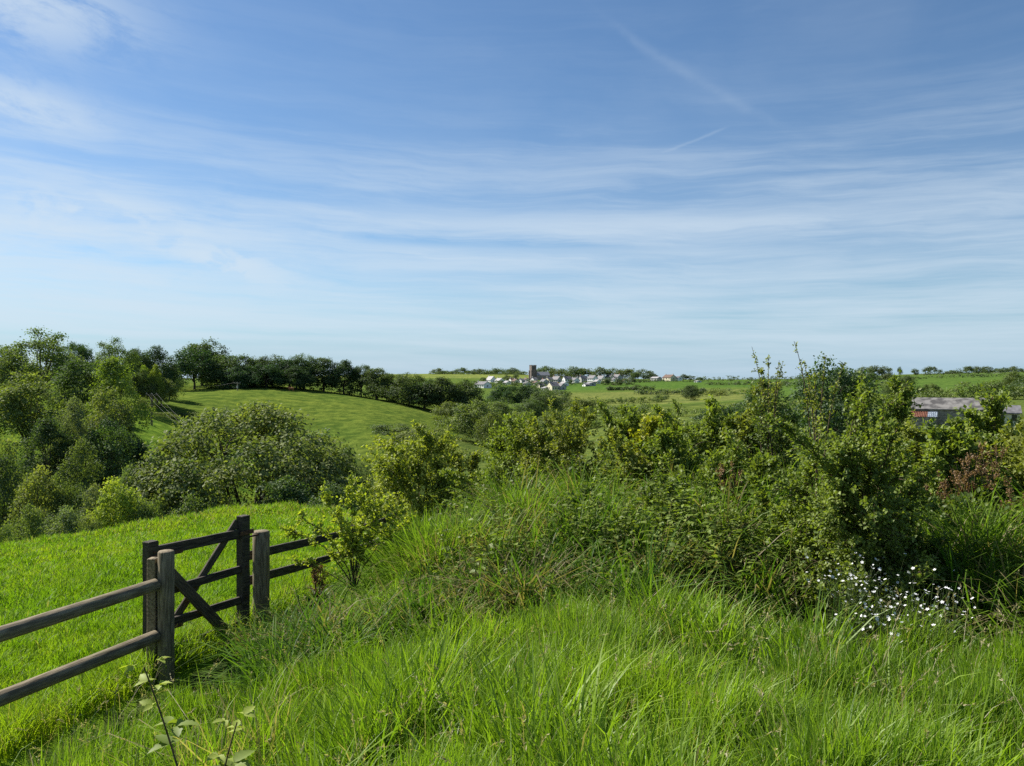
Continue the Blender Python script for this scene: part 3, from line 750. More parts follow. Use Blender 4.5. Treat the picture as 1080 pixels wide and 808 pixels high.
    # tall sprays of the thorn: thin upright shoots with small leaves
    for px, top, Y, lab, sd in ((812, 366, 10.4, 'tall airy spray of thorn twigs rising left of the hawthorn', 3), (862, 360, 8.2, 'forked leafy spray rising from the hawthorn top against the sky', 8)):
        x, y, z = at(px, Y); rng = np.random.default_rng(sd)
        H = (404 - top)/F*Y - z
        paths, tw = [], []
        for k in range(5):
            dx = (-.26, .02, .22, .12, -.13)[k]; hh = H*(rng.uniform(.84, .97) if k else 1)
            P = bez((rng.normal(0, .05), rng.normal(0, .05), -.1), (dx*.1, rng.normal(0, .05), hh*.7), (dx, rng.normal(0, .1), hh), 12)
            paths.append((P, np.linspace(.012, .0022, 12)))
            for j in range(13):
                t = rng.uniform(5.5, 10.8); i = int(t); st = P[i] + (P[i+1]-P[i])*(t-i)
                a = rng.random()*6.28; d = nrm(np.array([math.cos(a), math.sin(a), .55]))
                L = rng.uniform(.04, .15)*(1.25 - (t/11)**2)
                q = bez(st, st + d*L*.5, st + d*L + np.array([0, 0, .02]), 4); tw.append(q); paths.append((q, np.linspace(.003, .0014, 4)))
            tw.append(P[[8, 9, 10, 11]])
        tw = np.array(tw); n = 560; ti = rng.integers(0, len(tw), n); t = rng.random(n)*2.98; i = t.astype(int); f = (t-i)[:, None]
        c = tw[ti, i]*(1-f) + tw[ti, i+1]*f + rng.normal(0, .010, (n, 3))
        V, T, A = leaf_tris(rng, c, nrm(rng.normal(0, 1, (n, 3)) + np.array([0, 0, .4])), nrm(rng.normal(0, 1, (n, 3)) + np.array([0, 0, .5])), .034*rng.uniform(.6, 1.3, n), .024, rng.random(n))
        o = empty('thorn_spray', (x, y, z)); tag(o, lab, 'shrub')
        Vt, Qt = tubes(paths, 4); put('stems', mesh_np('stems', Vt, Qt, None, M['twig'], None, True), o)
        put('leaves', mesh_np('leaves', V, None, T, M['nearleaf'], A), o, OLV)
    # the sapling in front of the rails
    x, y, z = at(373, 9.3); rng = np.random.default_rng(77)
    o = empty('sapling', (x, y, z)); tag(o, 'young sapling with pale green leaves in front of the dark rails', 'sapling')
    k = 9.3/F
    stems = [(-2, 122, -4), (18, 100, 8), (-34, 108, 6), (38, 108, -6), (-80, 74, 10), (60, 82, 12), (-55, 92, -14), (8, 112, 16), (52, 96, -16), (-60, 36, 4), (-20, 80, 22)]
    paths = [(bez((0, 0, -.15), (0, 0, .1), (0, 0, .30), 4), np.linspace(.022, .016, 4))]; tw = []
    for dx, dz, dy in stems:
        b = np.array([rng.normal(0, .015), rng.normal(0, .015), rng.uniform(.12, .34)])
        e = np.array([dx*k, dy*k, z*0 + (dz + 14)*k])
        P = bez(b, b*.4 + e*.45 + np.array([-e[0]*.28, 0, e[2]*.22]), e, 10)
        P += np.concatenate([np.zeros((1, 3)), rng.normal(0, .008, (9, 3))])
        paths.append((P, np.linspace(.010, .002, 10)))
        for j in range(20):
            t = rng.uniform(2.6, 8.9); i = int(t); st = P[i] + (P[i+1] - P[i])*(t - i)
            d = nrm(nrm(P[i+1] - P[i])*.5 + rng.normal(0, .6, 3) + np.array([0, 0, .25])); L = rng.uniform(.06, .20)
            q = bez(st, st + d*L*.5 + rng.normal(0, .01, 3), st + d*L, 4); tw.append(q); paths.append((q, np.linspace(.0032, .0014, 4)))
        tw.append(P[[6, 7, 8, 9]])
    tw = np.array(tw); n = 4300; ti = rng.integers(0, len(tw), n); t = (rng.random(n)**.75)*2.98; i = t.astype(int); f = (t-i)[:, None]
    c = tw[ti, i]*(1-f) + tw[ti, i+1]*f + rng.normal(0, .014, (n, 3))
    kp = (c[:, 2] > .56 + .25*(c[:, 0] > .12)) | (rng.random(n) < .10); c = c[kp]; ti = ti[kp]; n = len(c)
    V, T, A = leaf_tris(rng, c, nrm(rng.normal(0, .7, (n, 3)) + nrm(tw[ti, 3]-tw[ti, 0])*.5), nrm(rng.normal(0, .6, (n, 3)) + np.array([0, 0, .8])), .048*rng.uniform(.6, 1.3, n), .036*rng.uniform(.7, 1.2, n), np.clip(rng.normal(.5, .22, n), 0, 1))
    Vt, Qt = tubes(paths, 5); put('trunk', mesh_np('trunk', Vt, Qt, None, M['twig'], None, True), o)
    put('crown', mesh_np('crown', V, None, T, M['nearleaf'], A), o, (0.270, 0.330, 0.060))
build_shrubs()

# broad serrated leaflets for the plants close by
def leaflets(c, axis, normal, L, W, tint, serr=.13):
    n = len(c); s = nrm(np.cross(axis, normal)); nn = nrm(np.cross(s, axis)); K = 10
    V = np.zeros((n, K, 3, 3))
    for k in range(K):
        t = k/(K-1); pw = math.sin(math.pi*min(t**.72, 1))*(1 + (serr if k % 2 else -serr)) if 0 < k < K-1 else 0.02
        base = c + axis*(L*t)[:, None] - nn*(L*.22*t*t)[:, None]
        for q, sg in enumerate((-1, 0, 1)):
            V[:, k, q] = base + s*(W*.5*pw*sg)[:, None] + nn*(W*.5*pw*.30*abs(sg))[:, None]
    b = (np.arange(n)*K*3)[:, None]
    Q = np.concatenate([b + np.array([[3*k+q, 3*k+q+1, 3*k+q+4, 3*k+q+3]]) for k in range(K-1) for q in (0, 1)])
    return V.reshape(-1, 3), Q, np.repeat(tint, K*3)

def build_shoots():
    rng = np.random.default_rng(5)
    for Y, fx_, tx, ty, lab_ in ((3.45, 222, 152, 704, 'tall bramble shoot with yellow tipped leaves standing before the fence'), (3.40, 228, 250, 762, 'low leafy bramble shoot at the foot of the tall one')):
        k = Y/F
        x, y, z = at(fx_, Y)
        o = empty('bramble_shoot', (x, y, z)); tag(o, lab_, 'bramble', 'bramble shoots in the near left corner')
        top = np.array([(tx-fx_)*k, 0, (404-ty)*k - z]); foot = np.array([0.02, -.05, -.05])
        P = bez(foot, np.array([-.06, 0, top[2]*.45]), top, 14)
        P2 = bez(P[4], P[4] + np.array([.10, .05, .14]), P[4] + np.array([.13, .10, .30]), 7)
        P3 = bez(P[2], P[2] + np.array([-.10, -.05, .06]), P[2] + np.array([-.24, -.05, .12]), 7)
        P4 = bez(P[5], P[5] + np.array([-.06, .0, .12]), P[5] + np.array([-.15, .03, .20]), 7)
        P5 = bez(P[3], P[3] + np.array([.12, -.05, .10]), P[3] + np.array([.26, -.06, .16]), 7)
        V, Q = tubes([(P4, np.linspace(.004, .002, 7)), (P5, np.linspace(.004, .002, 7)), (P, np.linspace(.0065, .003, 14)), (P2, np.linspace(.004, .002, 7)), (P3, np.linspace(.004, .002, 7))], 6)
        put('stem', mesh_np('stem', V, Q, None, M['twig'], None, True), o)
        cs, ax, nm, Ls, ti, pet = [], [], [], [], [], []
        for P_, idx in ((P, range(3, 14)), (P2, (2, 3, 4, 5, 6)), (P3, (2, 3, 4, 5, 6)), (P4, (2, 3, 4, 5, 6)), (P5, (2, 3, 4, 5, 6))):
            for j in idx:
                nleaf_here = 2 if (j == 13 or j % 2 == 0) else 1
                for r_ in range(nleaf_here):
                    a = rng.random()*6.28; d = nrm(np.array([math.cos(a), math.sin(a)*.8, rng.uniform(.1, .6)]))
                    pl = rng.uniform(.03, .07); q = P_[j] + d*pl; pet.append((bez(P_[j], P_[j] + d*pl*.5, q, 3), np.full(3, .0014)))
                    sz = rng.uniform(.080, .115)*(1.0 if j < 11 else .62)
                    sd = nrm(np.cross(d, [0, 0, 1.]))
                    for dd, s_ in ((d, 1.0), (nrm(d*.35 + sd), .82), (nrm(d*.35 - sd), .82)):
                        cs.append(q); ax.append(nrm(dd + np.array([0, 0, -.15]))); nm.append(nrm(np.array([0, 0, 1.]) + rng.normal(0, .3, 3))); Ls.append(sz*s_)
                        ti.append(np.clip(rng.normal(.35 + (.6 if j >= 11 else 0), .12), 0, 1))
        Ls = np.array(Ls)
        V, Q, A = leaflets(np.array(cs), np.array(ax), np.array(nm), Ls, Ls*.62, np.array(ti))
        put('leaves', mesh_np('leaves', V, Q, None, M['nearleaf'], A, True), o, (0.200, 0.260, 0.060))
build_shoots()

def build_plants():
    rng = np.random.default_rng(6)
    # reddish dock plants
    docks = [(1050, 446, 46, 8.3, 'tall reddish dock at the right edge of the bank'), (1020, 464, 40, 8.4, 'rust coloured dock left of the tall reddish one'),
             (1074, 486, 50, 7.9, 'red brown dock lowest on the right, below the tall one'), (1000, 484, 30, 8.2, 'thin rusty dock nearest to the hawthorn'),
             (770, 478, 24, 8.9, 'lone brown dock in the grass left of the hawthorn'), (334, 592, 24, 9.4, 'withered dark brown dock stalk beside the sapling')]
    for j, (px, top, w, Y, lab) in enumerate(docks):
        x, y, z = at(px, Y); H = (404-top)/F*Y - z; W = w/F*Y
        o = empty('dock_plant', (x, y, z)); tag(o, lab, 'dock', 'dock plants gone to seed')
        paths, cc = [], []
        for s_ in range(6):
            e = np.array([rng.normal(0, W*.34), rng.normal(0, W*.3), H*rng.uniform(.72, 1.0)])
            P = bez((rng.normal(0, .03), rng.normal(0, .03), -.05), (e[0]*.3, e[1]*.3, H*.5), e, 8); paths.append((P, np.linspace(.006, .002, 8)))
            for b in range(6):
                i = rng.integers(3, 7); d = nrm(rng.normal(0, .5, 3) + np.array([0, 0, .9])); L = rng.uniform(.05, .14)
                q = bez(P[i], P[i] + d*L*.5, P[i] + d*L, 4); paths.append((q, np.linspace(.0025, .0012, 4)))
                u = rng.random((34, 1)); cc.append(P[i] + d*L*u + rng.normal(0, .010, (34, 3)))
        V, Q = tubes(paths, 4); put('stalks', mesh_np('stalks', V, Q, None, M['twig']), o)
        c = np.concatenate(cc); n = len(c)
        V, T, A = leaf_tris(rng, c, nrm(rng.normal(0, 1, (n, 3))), nrm(rng.normal(0, 1, (n, 3))), .020, .015, rng.random(n)*(.45 if j == 5 else 1))
        put('seed_clusters', mesh_np('seed_clusters', V, None, T, M['dock'], A), o)
        n = 40; a = rng.random(n)*6.28; d = np.stack([np.cos(a), np.sin(a), rng.uniform(.2, 1, n)], -1)
        V, Q, A = leaflets(rng.normal(0, .05, (n, 3))*[1, 1, 0] + np.array([0, 0, 1.])*rng.uniform(.02, H*.5, (n, 1)), nrm(d), nrm(np.array([0, 0, 1.]) + rng.normal(0, .3, (n, 3))), rng.uniform(.10, .22, n), rng.uniform(.03, .06, n), rng.random(n), .03)
        put('leaves', mesh_np('leaves', V, Q, None, M['nearleaf'], A), o, (0.06, 0.10, 0.026))
    # nettles in the long grass
    nets = []
    for q in range(5):
        paths, c, ax, nm, Ls, ti = [], [], [], [], [], []
        for k_ in range(8):
            H = rng.uniform(.42, .72); b0 = rng.normal(0, .09, 2); e = np.array([b0[0]*2.2 + rng.normal(0, .06), b0[1]*2.2 + rng.normal(0, .06), H])
            P = bez((b0[0], b0[1], -.05), (b0[0]*1.2, b0[1]*1.2, H*.55), e, 10); paths.append((P, np.linspace(.0035, .0015, 10)))
            for i in range(2, 10):
                a = i*1.57 + rng.normal(0, .3)
                for sg in (0, math.pi):
                    d = np.array([math.cos(a + sg), math.sin(a + sg), rng.uniform(-.25, .35)])
                    c.append(P[i]); ax.append(d); nm.append(np.array([0, 0, 1.]) + rng.normal(0, .35, 3)); Ls.append(rng.uniform(.05, .10)*(1.15 - i*.06)); ti.append(np.clip(.15 + i*.07 + rng.normal(0, .15), 0, 1))
        Ls = np.array(Ls)
        V, Q, A = leaflets(np.array(c), nrm(np.array(ax)), nrm(np.array(nm)), Ls, Ls*.58, np.array(ti), .10)
        V2, Q2 = tubes(paths, 4)
        nets.append((mesh_np('stalks', V2, Q2, None, M['nearleaf'], np.full(len(V2), .3)), mesh_np('leaves', V, Q, None, M['nearleaf'], A)))
    for k_ in range(110):
        Y = rng.uniform(6.7, 11.4); px = rng.uniform(470, 1075) if k_ < 64 else rng.uniform(620, 860)
        x, y, z = at(px, Y)
        o = empty('nettle_clump', (x, y, z), rng.random()*6.28, (rng.uniform(.85, 1.2),)*2 + (rng.uniform(.85, 1.25),))
        tag(o, 'leafy nettle clump among the long grass of the bank', 'nettles', 'nettle clumps on the bank')
        cl = np.array((0.115, 0.165, 0.034))*rng.uniform(.7, 1.25); a_, b_ = nets[k_ % 5]
        put('stalks', a_, o, cl*.8); put('leaves', b_, o, cl)
    # bramble canes arching out of the hedge and down the bank
    for k_ in range(26):
        px = rng.uniform(520, 1070); Y = rng.uniform(9.2, 11.4); x, y, z = at(px, Y)
        h0 = rng.uniform(.5, 1.15); L = rng.uniform(.7, 1.5); a = rng.normal(-1.57, .9)
        d = np.array([math.cos(a), math.sin(a), 0])
        g1 = gz(x + d[0]*L, y + d[1]*L) - z
        P = bez((0, 0, 0), d*L*.25 + np.array([0, 0, h0*1.7]), d*L + np.array([0, 0, g1 + .12]), 16)
        o = empty('bramble_cane', (x, y, z)); tag(o, 'thin arching bramble cane reaching out of the hedge over the bank', 'bramble', 'bramble canes arching over the bank')
        V, Q = tubes([(P, np.linspace(.0055, .002, 16))], 5); put('stem', mesh_np('stem', V, Q, None, M['twig'], None, True), o)
        c, ax, nm, Ls = [], [], [], []
        for i in range(3, 16):
            a2 = rng.random()*6.28; dd = nrm(np.array([math.cos(a2), math.sin(a2), .3])); sd = nrm(np.cross(dd, [0, 0, 1.])); q = P[i] + dd*.03; sz = rng.uniform(.045, .08)
            for v_, s_ in ((dd, 1), (nrm(dd*.3 + sd), .8), (nrm(dd*.3 - sd), .8)): c.append(q); ax.append(v_); nm.append(nrm(np.array([0, 0, 1.]) + rng.normal(0, .35, 3))); Ls.append(sz*s_)
        Ls = np.array(Ls); V, Q, A = leaflets(np.array(c), np.array(ax), np.array(nm), Ls, Ls*.66, np.clip(rng.normal(.45, .2, len(c)), 0, 1), .10)
        put('leaves', mesh_np('leaves', V, Q, None, M['nearleaf'], A), o, np.array((0.13, 0.175, 0.045))*rng.uniform(.75, 1.3))
    # white flowers at the foot of the hawthorn
    V, T = [], []
    V.append((0, 0, .002))
    for p in range(5):
        for da, r in ((-.50, .55), (-.28, 1.0), (0, .86), (.28, 1.0), (.50, .55)):
            a = p*1.2566 + da*1.0; V.append((math.cos(a)*r*.016, math.sin(a)*r*.016, .004*r))
        b = 1 + 5*p
        T += [(0, b+i, b+i+1) for i in range(4)]
    fl = mesh_np('flower', V, None, T, M['petal'])
    spots = [(882, 607, 6.7), (897, 615, 6.5), (908, 600, 6.9), (921, 622, 6.4), (934, 612, 6.7), (941, 634, 6.2), (957, 640, 6.1), (975, 636, 6.2), (990, 632, 6.3), (1003, 640, 6.1), (899, 641, 6.1), (930, 652, 6.0), (966, 656, 5.9), (986, 598, 7.0)]
    where = ['highest at the left of the patch', 'left of the middle, under the bush', 'close below the hawthorn leaves', 'in the middle of the patch', 'in the middle, just right of the fullest one',
             'low in the middle of the patch', 'right of the middle, in bright grass', 'right part, close set', 'right part, half hidden by long blades', 'last one to the right', 'lowest at the left side',
             'lowest in the middle', 'lowest at the right side', 'alone in the dark long grass at the upper right']
    for (px, py, Y), wh in zip(spots, where):
        Y *= .94; x, y, z = at(px, Y); zt = (404 - py)/F*Y; H = max(zt - z, .25)
        o = empty('white_wildflower', (x, y, z)); tag(o, 'white wildflower plant, ' + wh, 'wildflower', 'white wildflowers below the hawthorn')
        paths = []; heads = []
        for s_ in range(26 if py != 598 else 7):
            e = np.array([rng.normal(0, .13), rng.normal(0, .10), H + rng.normal(0, .08)])
            P = bez((rng.normal(0, .02), rng.normal(0, .02), -.03), (e[0]*.3, e[1]*.3, H*.6), e, 6); paths.append((P, np.linspace(.0022, .001, 6))); heads.append(e)
        V_, Q_ = tubes(paths, 4); put('stalks', mesh_np('stalks', V_, Q_, None, M['nearleaf'], np.full(len(V_), .4)), o, (0.07, 0.11, 0.03))
        n = 90; c = np.stack([rng.normal(0, .08, n), rng.normal(0, .08, n), rng.random(n)*H*.85], -1)
        V_, T_, A_ = leaf_tris(rng, c, nrm(rng.normal(0, 1, (n, 3))), nrm(rng.normal(0, .6, (n, 3)) + np.array([0, 0, 1])), .055, .014, rng.random(n))
        put('leaves', mesh_np('leaves', V_, None, T_, M['nearleaf'], A_), o, (0.075, 0.12, 0.03))
        for e in heads:
            f = put('flower', fl, o, None, tuple(e)); f.rotation_euler = (rng.uniform(0, .9), rng.normal(0, .5), rng.random()*6.28)
            f.scale = (rng.uniform(.45, .95),)*3
build_plants()

# ------------------------------------------------------------------ timber
M['post'] = solid('weathered_post', (0.115, 0.092, 0.056), (0.245, 0.200, 0.130), 9, .85, (6, 6, .7), .5)
M['rail'] = solid('round_rail', (0.120, 0.096, 0.062), (0.245, 0.200, 0.132), 9, .85, (.7, 6, 6), .5)
M['dark'] = solid('dark_timber', (0.030, 0.025, 0.019), (0.085, 0.070, 0.052), 10, .85, (.7, 7, 7), .6)
M['darkpost'] = solid('dark_stile', (0.032, 0.027, 0.021), (0.085, 0.070, 0.052), 10, .85, (7, 7, .7), .6)
M['brace'] = solid('brace_timber', (0.055, 0.045, 0.032), (0.120, 0.098, 0.070), 10, .85, (.7, 7, 7), .5)
M['iron'] = solid('rusty_iron', (0.05, 0.03, 0.02), (0.11, 0.055, 0.03), 30, .7)

def beam(name, p0, p1, w, h, mat, parent=None, up=(0, 0, 1), bev=.006):
    """squared timber from p0 to p1, w sideways, h along up"""
    p0, p1 = Vector(p0), Vector(p1); d = (p1 - p0); L = d.length; d.normalize()
    s = d.cross(Vector(up)).normalized(); u = s.cross(d)
    bm = bmesh.new(); bmesh.ops.create_cube(bm, size=1)
    bmesh.ops.scale(bm, vec=(L, w, h), verts=bm.verts)
    n = max(int(L/.25), 1)
    if n > 1:
        ed = [e for e in bm.edges if abs((e.verts[0].co - e.verts[1].co).x) > L*.9]
        bmesh.ops.subdivide_edges(bm, edges=ed, cuts=n - 1)
        rg = np.random.default_rng(int(abs(p0.x*1000)) + int(L*100))
        for v in bm.verts: v.co.y += float(rg.normal(0, .0015)); v.co.z += float(rg.normal(0, .0015))
    bmesh.ops.bevel(bm, geom=[e for e in bm.edges if len(e.link_faces) == 2 and e.calc_face_angle() > 1.2], offset=bev, segments=1, affect='EDGES')
    me = bpy.data.meshes.new(name); bm.to_mesh(me); bm.free(); me.materials.append(mat)
    o = bpy.data.objects.new(name, me); link(o, parent)
    mw = Matrix(((d.x, s.x, u.x, 0), (d.y, s.y, u.y, 0), (d.z, s.z, u.z, 0), (0, 0, 0, 1))); mw.translation = (p0 + p1)/2
    if parent is not None: mw = Matrix.Translation(-parent.location) @ mw
    o.matrix_local = mw
    return o

def roundpole(name, p0, p1, r, mat, parent=None, r1=None, cham=.012, axis_x=False):
    p0, p1 = Vector(p0), Vector(p1); d = p1 - p0; L = d.length; r1 = r1 or r
    ts = [0, 0, cham, L*.25, L*.5, L*.75, L - cham, L, L]; rs = [0, r*.86, r, r*1.01, r*.99, r1*1.01, r1, r1*.86, 0]
    a = np.linspace(0, 2*math.pi, 20, endpoint=False); V = []
    rg = np.random.default_rng(int(abs(p0.x)*991) + int(L*77)); lump = 1 + .025*np.sin(a*2 + rg.random()*6) + .018*np.sin(a*5 + rg.random()*6)
    for t, q in zip(ts, rs):
        for k in range(20):
            c = (q*math.cos(a[k])*lump[k], q*math.sin(a[k])*lump[k])
            V.append((t - L/2, c[0], c[1]) if axis_x else (c[0], c[1], t - L/2))
    idx = np.arange(len(ts)*20).reshape(-1, 20)
    Q = np.stack([idx[:-1], np.roll(idx[:-1], -1, 1), np.roll(idx[1:], -1, 1), idx[1:]], -1).reshape(-1, 4)
    me = mesh_np(name, V, Q, None, mat, None, True)
    o = bpy.data.objects.new(name, me); link(o, parent)
    q = d.to_track_quat('X' if axis_x else 'Z', 'Y')
    mw = q.to_matrix().to_4x4(); mw.translation = (p0 + p1)/2
    if parent is not None: mw = Matrix.Translation(-parent.location) @ mw
    o.matrix_local = mw
    return o

def build_fence():
    # round rail fence on the left
    a = Vector((-3.345, 7.42, 0)); d = Vector((-.34, -1.0, 0)).normalized(); s = Vector((-d.y, d.x, 0))
    pa = Vector((-3.30, 7.38, 0))
    pb = Vector((-4.36, 4.42, 0)); pc = Vector((-5.45, 1.40, 0))
    d = (pb - pa).normalized(); near = Vector((-d.y, d.x, 0))
    if near.x < 0: near = -near
    o = empty('rail_fence', (pa.x, pa.y, gz(pa.x, pa.y))); tag(o, 'round weathered rails fixed to posts, running from the gate to the left edge', 'fence')
    for p, top in ((pa, -1.60), (pb, -1.63), (pc, -1.66)):
        roundpole('post', (p.x, p.y, gz(p.x, p.y) - .4), (p.x, p.y, top), .076, M['post'], o)
    q = pa + Vector((-.135, .03, 0))
    beam('strut_post', (q.x, q.y, gz(q.x, q.y) - .3), (q.x, q.y, -1.675), .085, .10, M['post'], o, up=(0, 1, 0))
    for z in (-1.905, -2.392):
        e0 = pa + d*(-.02) + near*.0 + Vector((-.070, -.085, 0)); e1 = pc + Vector((-.07, -.085, 0))
        roundpole('rail', (e0.x, e0.y, z), (e1.x, e1.y, z - .01), .060, M['rail'], o, .066, axis_x=True)
    # gate
    A = Vector((-3.625, 7.76, 0)); B = Vector((-3.075, 8.85, 0)); gd = (B - A).normalized(); n = Vector((gd.y, -gd.x, 0))
    o = empty('field_gate', (A.x, A.y, gz(A.x, A.y))); tag(o, 'dark wooden field gate with crossed braces', 'gate')
    def gp(t, z, off=0): p = A + gd*t + n*off; return (p.x, p.y, z)
    Lg = (B - A).length
    beam('stile', gp(0, -2.92), gp(0, -1.585), .105, .115, M['darkpost'], o, up=gd)
    beam('stile', gp(Lg, -2.86), gp(Lg, -1.515), .10, .115, M['darkpost'], o, up=gd)
    for z0, z1, h in ((-1.70, -1.715, .105), (-2.135, -2.12, .085), (-2.465, -2.47, .085), (-2.755, -2.74, .085)):
        beam('rail', gp(.06, z0), gp(Lg - .05, z1), .045, h, M['dark'], o)
    beam('brace', gp(.06, -1.79, .047), gp(1.02, -2.86, .047), .035, .115, M['brace'], o)
    beam('brace', gp(.10, -2.70, -.047), gp(Lg - .05, -1.58, -.047), .035, .085, M['brace'], o)
    lt = beam('latch', gp(Lg - .10, -1.705, .062), gp(Lg + .10, -1.70, .062), .012, .05, M['iron'], o, bev=.003)
    beam('latch', gp(Lg + .06, -1.775), gp(Lg + .27, -1.775), .016, .02, M['iron'], o, bev=.003)
    for z in (-1.74, -2.50):                   # hinge straps and coach bolts
        beam('hinge', gp(-.05, z, .062), gp(.34, z, .062), .010, .042, M['iron'], o, bev=.003)
    for tt, zs in ((.0, (-1.72, -2.13, -2.47, -2.75)), (Lg, (-1.72, -2.12, -2.47, -2.74))):
        for z in zs: roundpole('bolt', gp(tt, z + .03, .05), gp(tt, z + .03, .066), .013, M['iron'], o, cham=.004, axis_x=True)
    # fence on from the gate
    P0 = Vector((-2.965, 9.14, 0)); o = empty('post_and_rail_fence', (P0.x, P0.y, gz(P0.x, P0.y)))
    tag(o, 'dark squared rails running from the thick round post behind the sapling', 'fence')
    roundpole('post', (P0.x, P0.y, gz(P0.x, P0.y) - .4), (P0.x, P0.y, -1.745), .094, M['post'], o)
    pts = [Vector((-3.10, 9.06, 0)), Vector((-2.52, 12.2, 0)), Vector((-2.30, 14.6, 0)), Vector((-2.05, 17.6, 0))]
    zz = ((-2.04, -2.335), (-2.36, -2.68), (-2.58, -2.92), (-2.95, -3.3))
    for k in range(3):
        for i in range(2):
            a, b = pts[k], pts[k+1]
            beam('rail', (a.x - .06, a.y, zz[k][i]), (b.x - .06, b.y, zz[k+1][i]), .045, .105, M['dark'], o)
    for p, z in zip(pts[1:], zz[1:]):
        beam('post', (p.x + .03, p.y, gz(p.x, p.y) - .4), (p.x + .03, p.y, z[0] + .12), .11, .10, M['darkpost'], o, up=(0, 1, 0))
build_fence()

# ------------------------------------------------------------------ trees, group by group
def build_trees():
    T = tree
    # the wooded slope on the left
    T('airy', 42, 347, 88, 132, 'mid', 'tall airy ash tree with sky showing through, highest on the left skyline')
    T('airy', 78, 354, 36, 142, 'deep', 'dark thin topped tree just right of the tall airy ash')
    T('oak', 2, 374, 52, 126, 'mid', 'mid green tree at the left edge below the airy ash')
    T('oak', 32, 386, 82, 97, 'olive', 'large olive green oak on the left slope')
    T('round', 86, 374, 66, 112, 'dark', 'dark round tree between the olive oak and the bright one')
    T('oak', 121, 376, 56, 108, 'bright', 'bright green full crowned tree on the left slope')
    T('oak', 110, 401, 58, 93, 'olive', 'pale leaved tree in front of the bright one')
    T('bush', 74, 418, 46, 88, 'grey', 'grey green small tree between the olive oak and the pale tree')
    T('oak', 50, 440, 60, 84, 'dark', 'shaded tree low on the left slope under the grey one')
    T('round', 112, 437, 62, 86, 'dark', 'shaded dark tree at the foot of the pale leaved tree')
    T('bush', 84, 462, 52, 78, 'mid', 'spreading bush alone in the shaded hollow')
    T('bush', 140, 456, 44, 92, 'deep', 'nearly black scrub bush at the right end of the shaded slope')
    T('airy', 120, 357, 50, 168, 'mid', 'airy skyline tree above the bright tree')
    T('round', 146, 364, 34, 186, 'dark', 'dark skyline tree right of the airy one')
    T('round', 166, 362, 38, 192, 'deep', 'very dark skyline tree left of the domed pair')
    T('oak', 150, 386, 24, 178, 'dark', 'small dark tree right of the bright tree')
    T('oak', 152, 383, 13, 180, 'lime', 'small bright poplar like tree in the gap, left one')
    T('oak', 164, 384, 14, 182, 'lime', 'small bright poplar like tree in the gap, right one')
    T('round', 178, 384, 30, 210, 'mid', 'mid green tree at the left foot of the dark dome tree')
    T('bush', 170, 398, 32, 185, 'olive', 'low olive bush behind the first power pole')
    T('round', 204, 367, 48, 256, 'deep', 'large dark dome shaped tree on the pasture edge', hmin=.85)
    T('round', 214, 358, 52, 276, 'dark', 'taller dome shaped tree behind the dark dome')
    # the row on the pasture hill
    row = [(244, 374, 44, 262, 'dark', 'round'), (268, 376, 36, 266, 'deep', 'round'), (288, 375, 36, 268, 'dark', 'round'), (306, 376, 32, 268, 'deep', 'oak'), (320, 374, 28, 270, 'dark', 'oak'),
           (341, 378, 30, 272, 'dark', 'oak'), (363, 380, 27, 272, 'deep', 'oak'), (381, 384, 20, 272, 'dark', 'airy'), (397, 389, 32, 270, 'dark', 'oak'), (414, 391, 20, 268, 'mid', 'airy'),
           (431, 394, 36, 264, 'dark', 'round'), (448, 400, 30, 262, 'deep', 'round'), (466, 398, 40, 262, 'dark', 'oak'), (487, 400, 34, 266, 'dark', 'oak'), (281, 384, 30, 258, 'deep', 'round'), (313, 386, 28, 262, 'deep', 'round'), (256, 386, 34, 256, 'deep', 'round')]
    row.sort()
    for j, (px, top, w, Y, col, kd) in enumerate(row):
        T('round' if kd == 'oak' and px < 325 else kd, px, top, w*1.28, Y, col, ORD[j] + ' tree from the left in the dark row along the pasture hill', group='tree row on the pasture hill', hmin=.7)
    # scrub in the gully below the pasture
    gul = [(172, 434, 26, 168, 'olive', 'olive scrub bush under the first power pole'), (186, 432, 22, 178, 'dark', 'dark scrub bush right of the first power pole'), (203, 434, 26, 180, 'mid', 'rounded scrub bush left of the pale willow'),
           (222, 437, 26, 178, 'dark', 'dark scrub bush under the sagging wires'), (242, 430, 44, 172, 'grey', 'pale grey green willow bush above the sycamore'), (166, 443, 16, 158, 'deep', 'tiny blackish thorn bush on the bright gully grass'),
           (176, 454, 30, 148, 'dark', 'low dark bramble mound on the bright gully grass'), (152, 420, 24, 172, 'olive', 'olive bush left of the first power pole'), (198, 442, 20, 165, 'dark', 'small dark thorn in the gully middle'),
           (412, 446, 44, 190, 'grey', 'grey green bush at the foot of the pasture, left one'), (448, 446, 40, 196, 'olive', 'olive bush at the foot of the pasture, right one'), (436, 452, 50, 170, 'mid', 'mid green bush showing over the pale round shrub')]
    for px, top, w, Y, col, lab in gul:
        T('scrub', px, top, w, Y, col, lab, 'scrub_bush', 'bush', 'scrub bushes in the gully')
    # trees and bushes along the brow of the field
    T('oak', 6, 450, 52, 62, 'olive', 'pale olive tree at the left edge above the brow of the field')
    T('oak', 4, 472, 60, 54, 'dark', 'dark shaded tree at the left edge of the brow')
    T('bush', 42, 489, 66, 50, 'olive', 'olive bush above the brow of the pasture, second from the left edge')
    T('bush', 78, 494, 46, 51, 'mid', 'mid green bush behind the whitish willow')
    T('bush', 132, 491, 40, 54, 'grey', 'greyish bush peeping out above the lime green one')
    T('bush', 98, 508, 50, 46, 'grey', 'grey leaved willow bush left of the lime green bush')
    T('bush', 66, 524, 56, 42, 'grey', 'whitish leaved willow bush low on the brow')
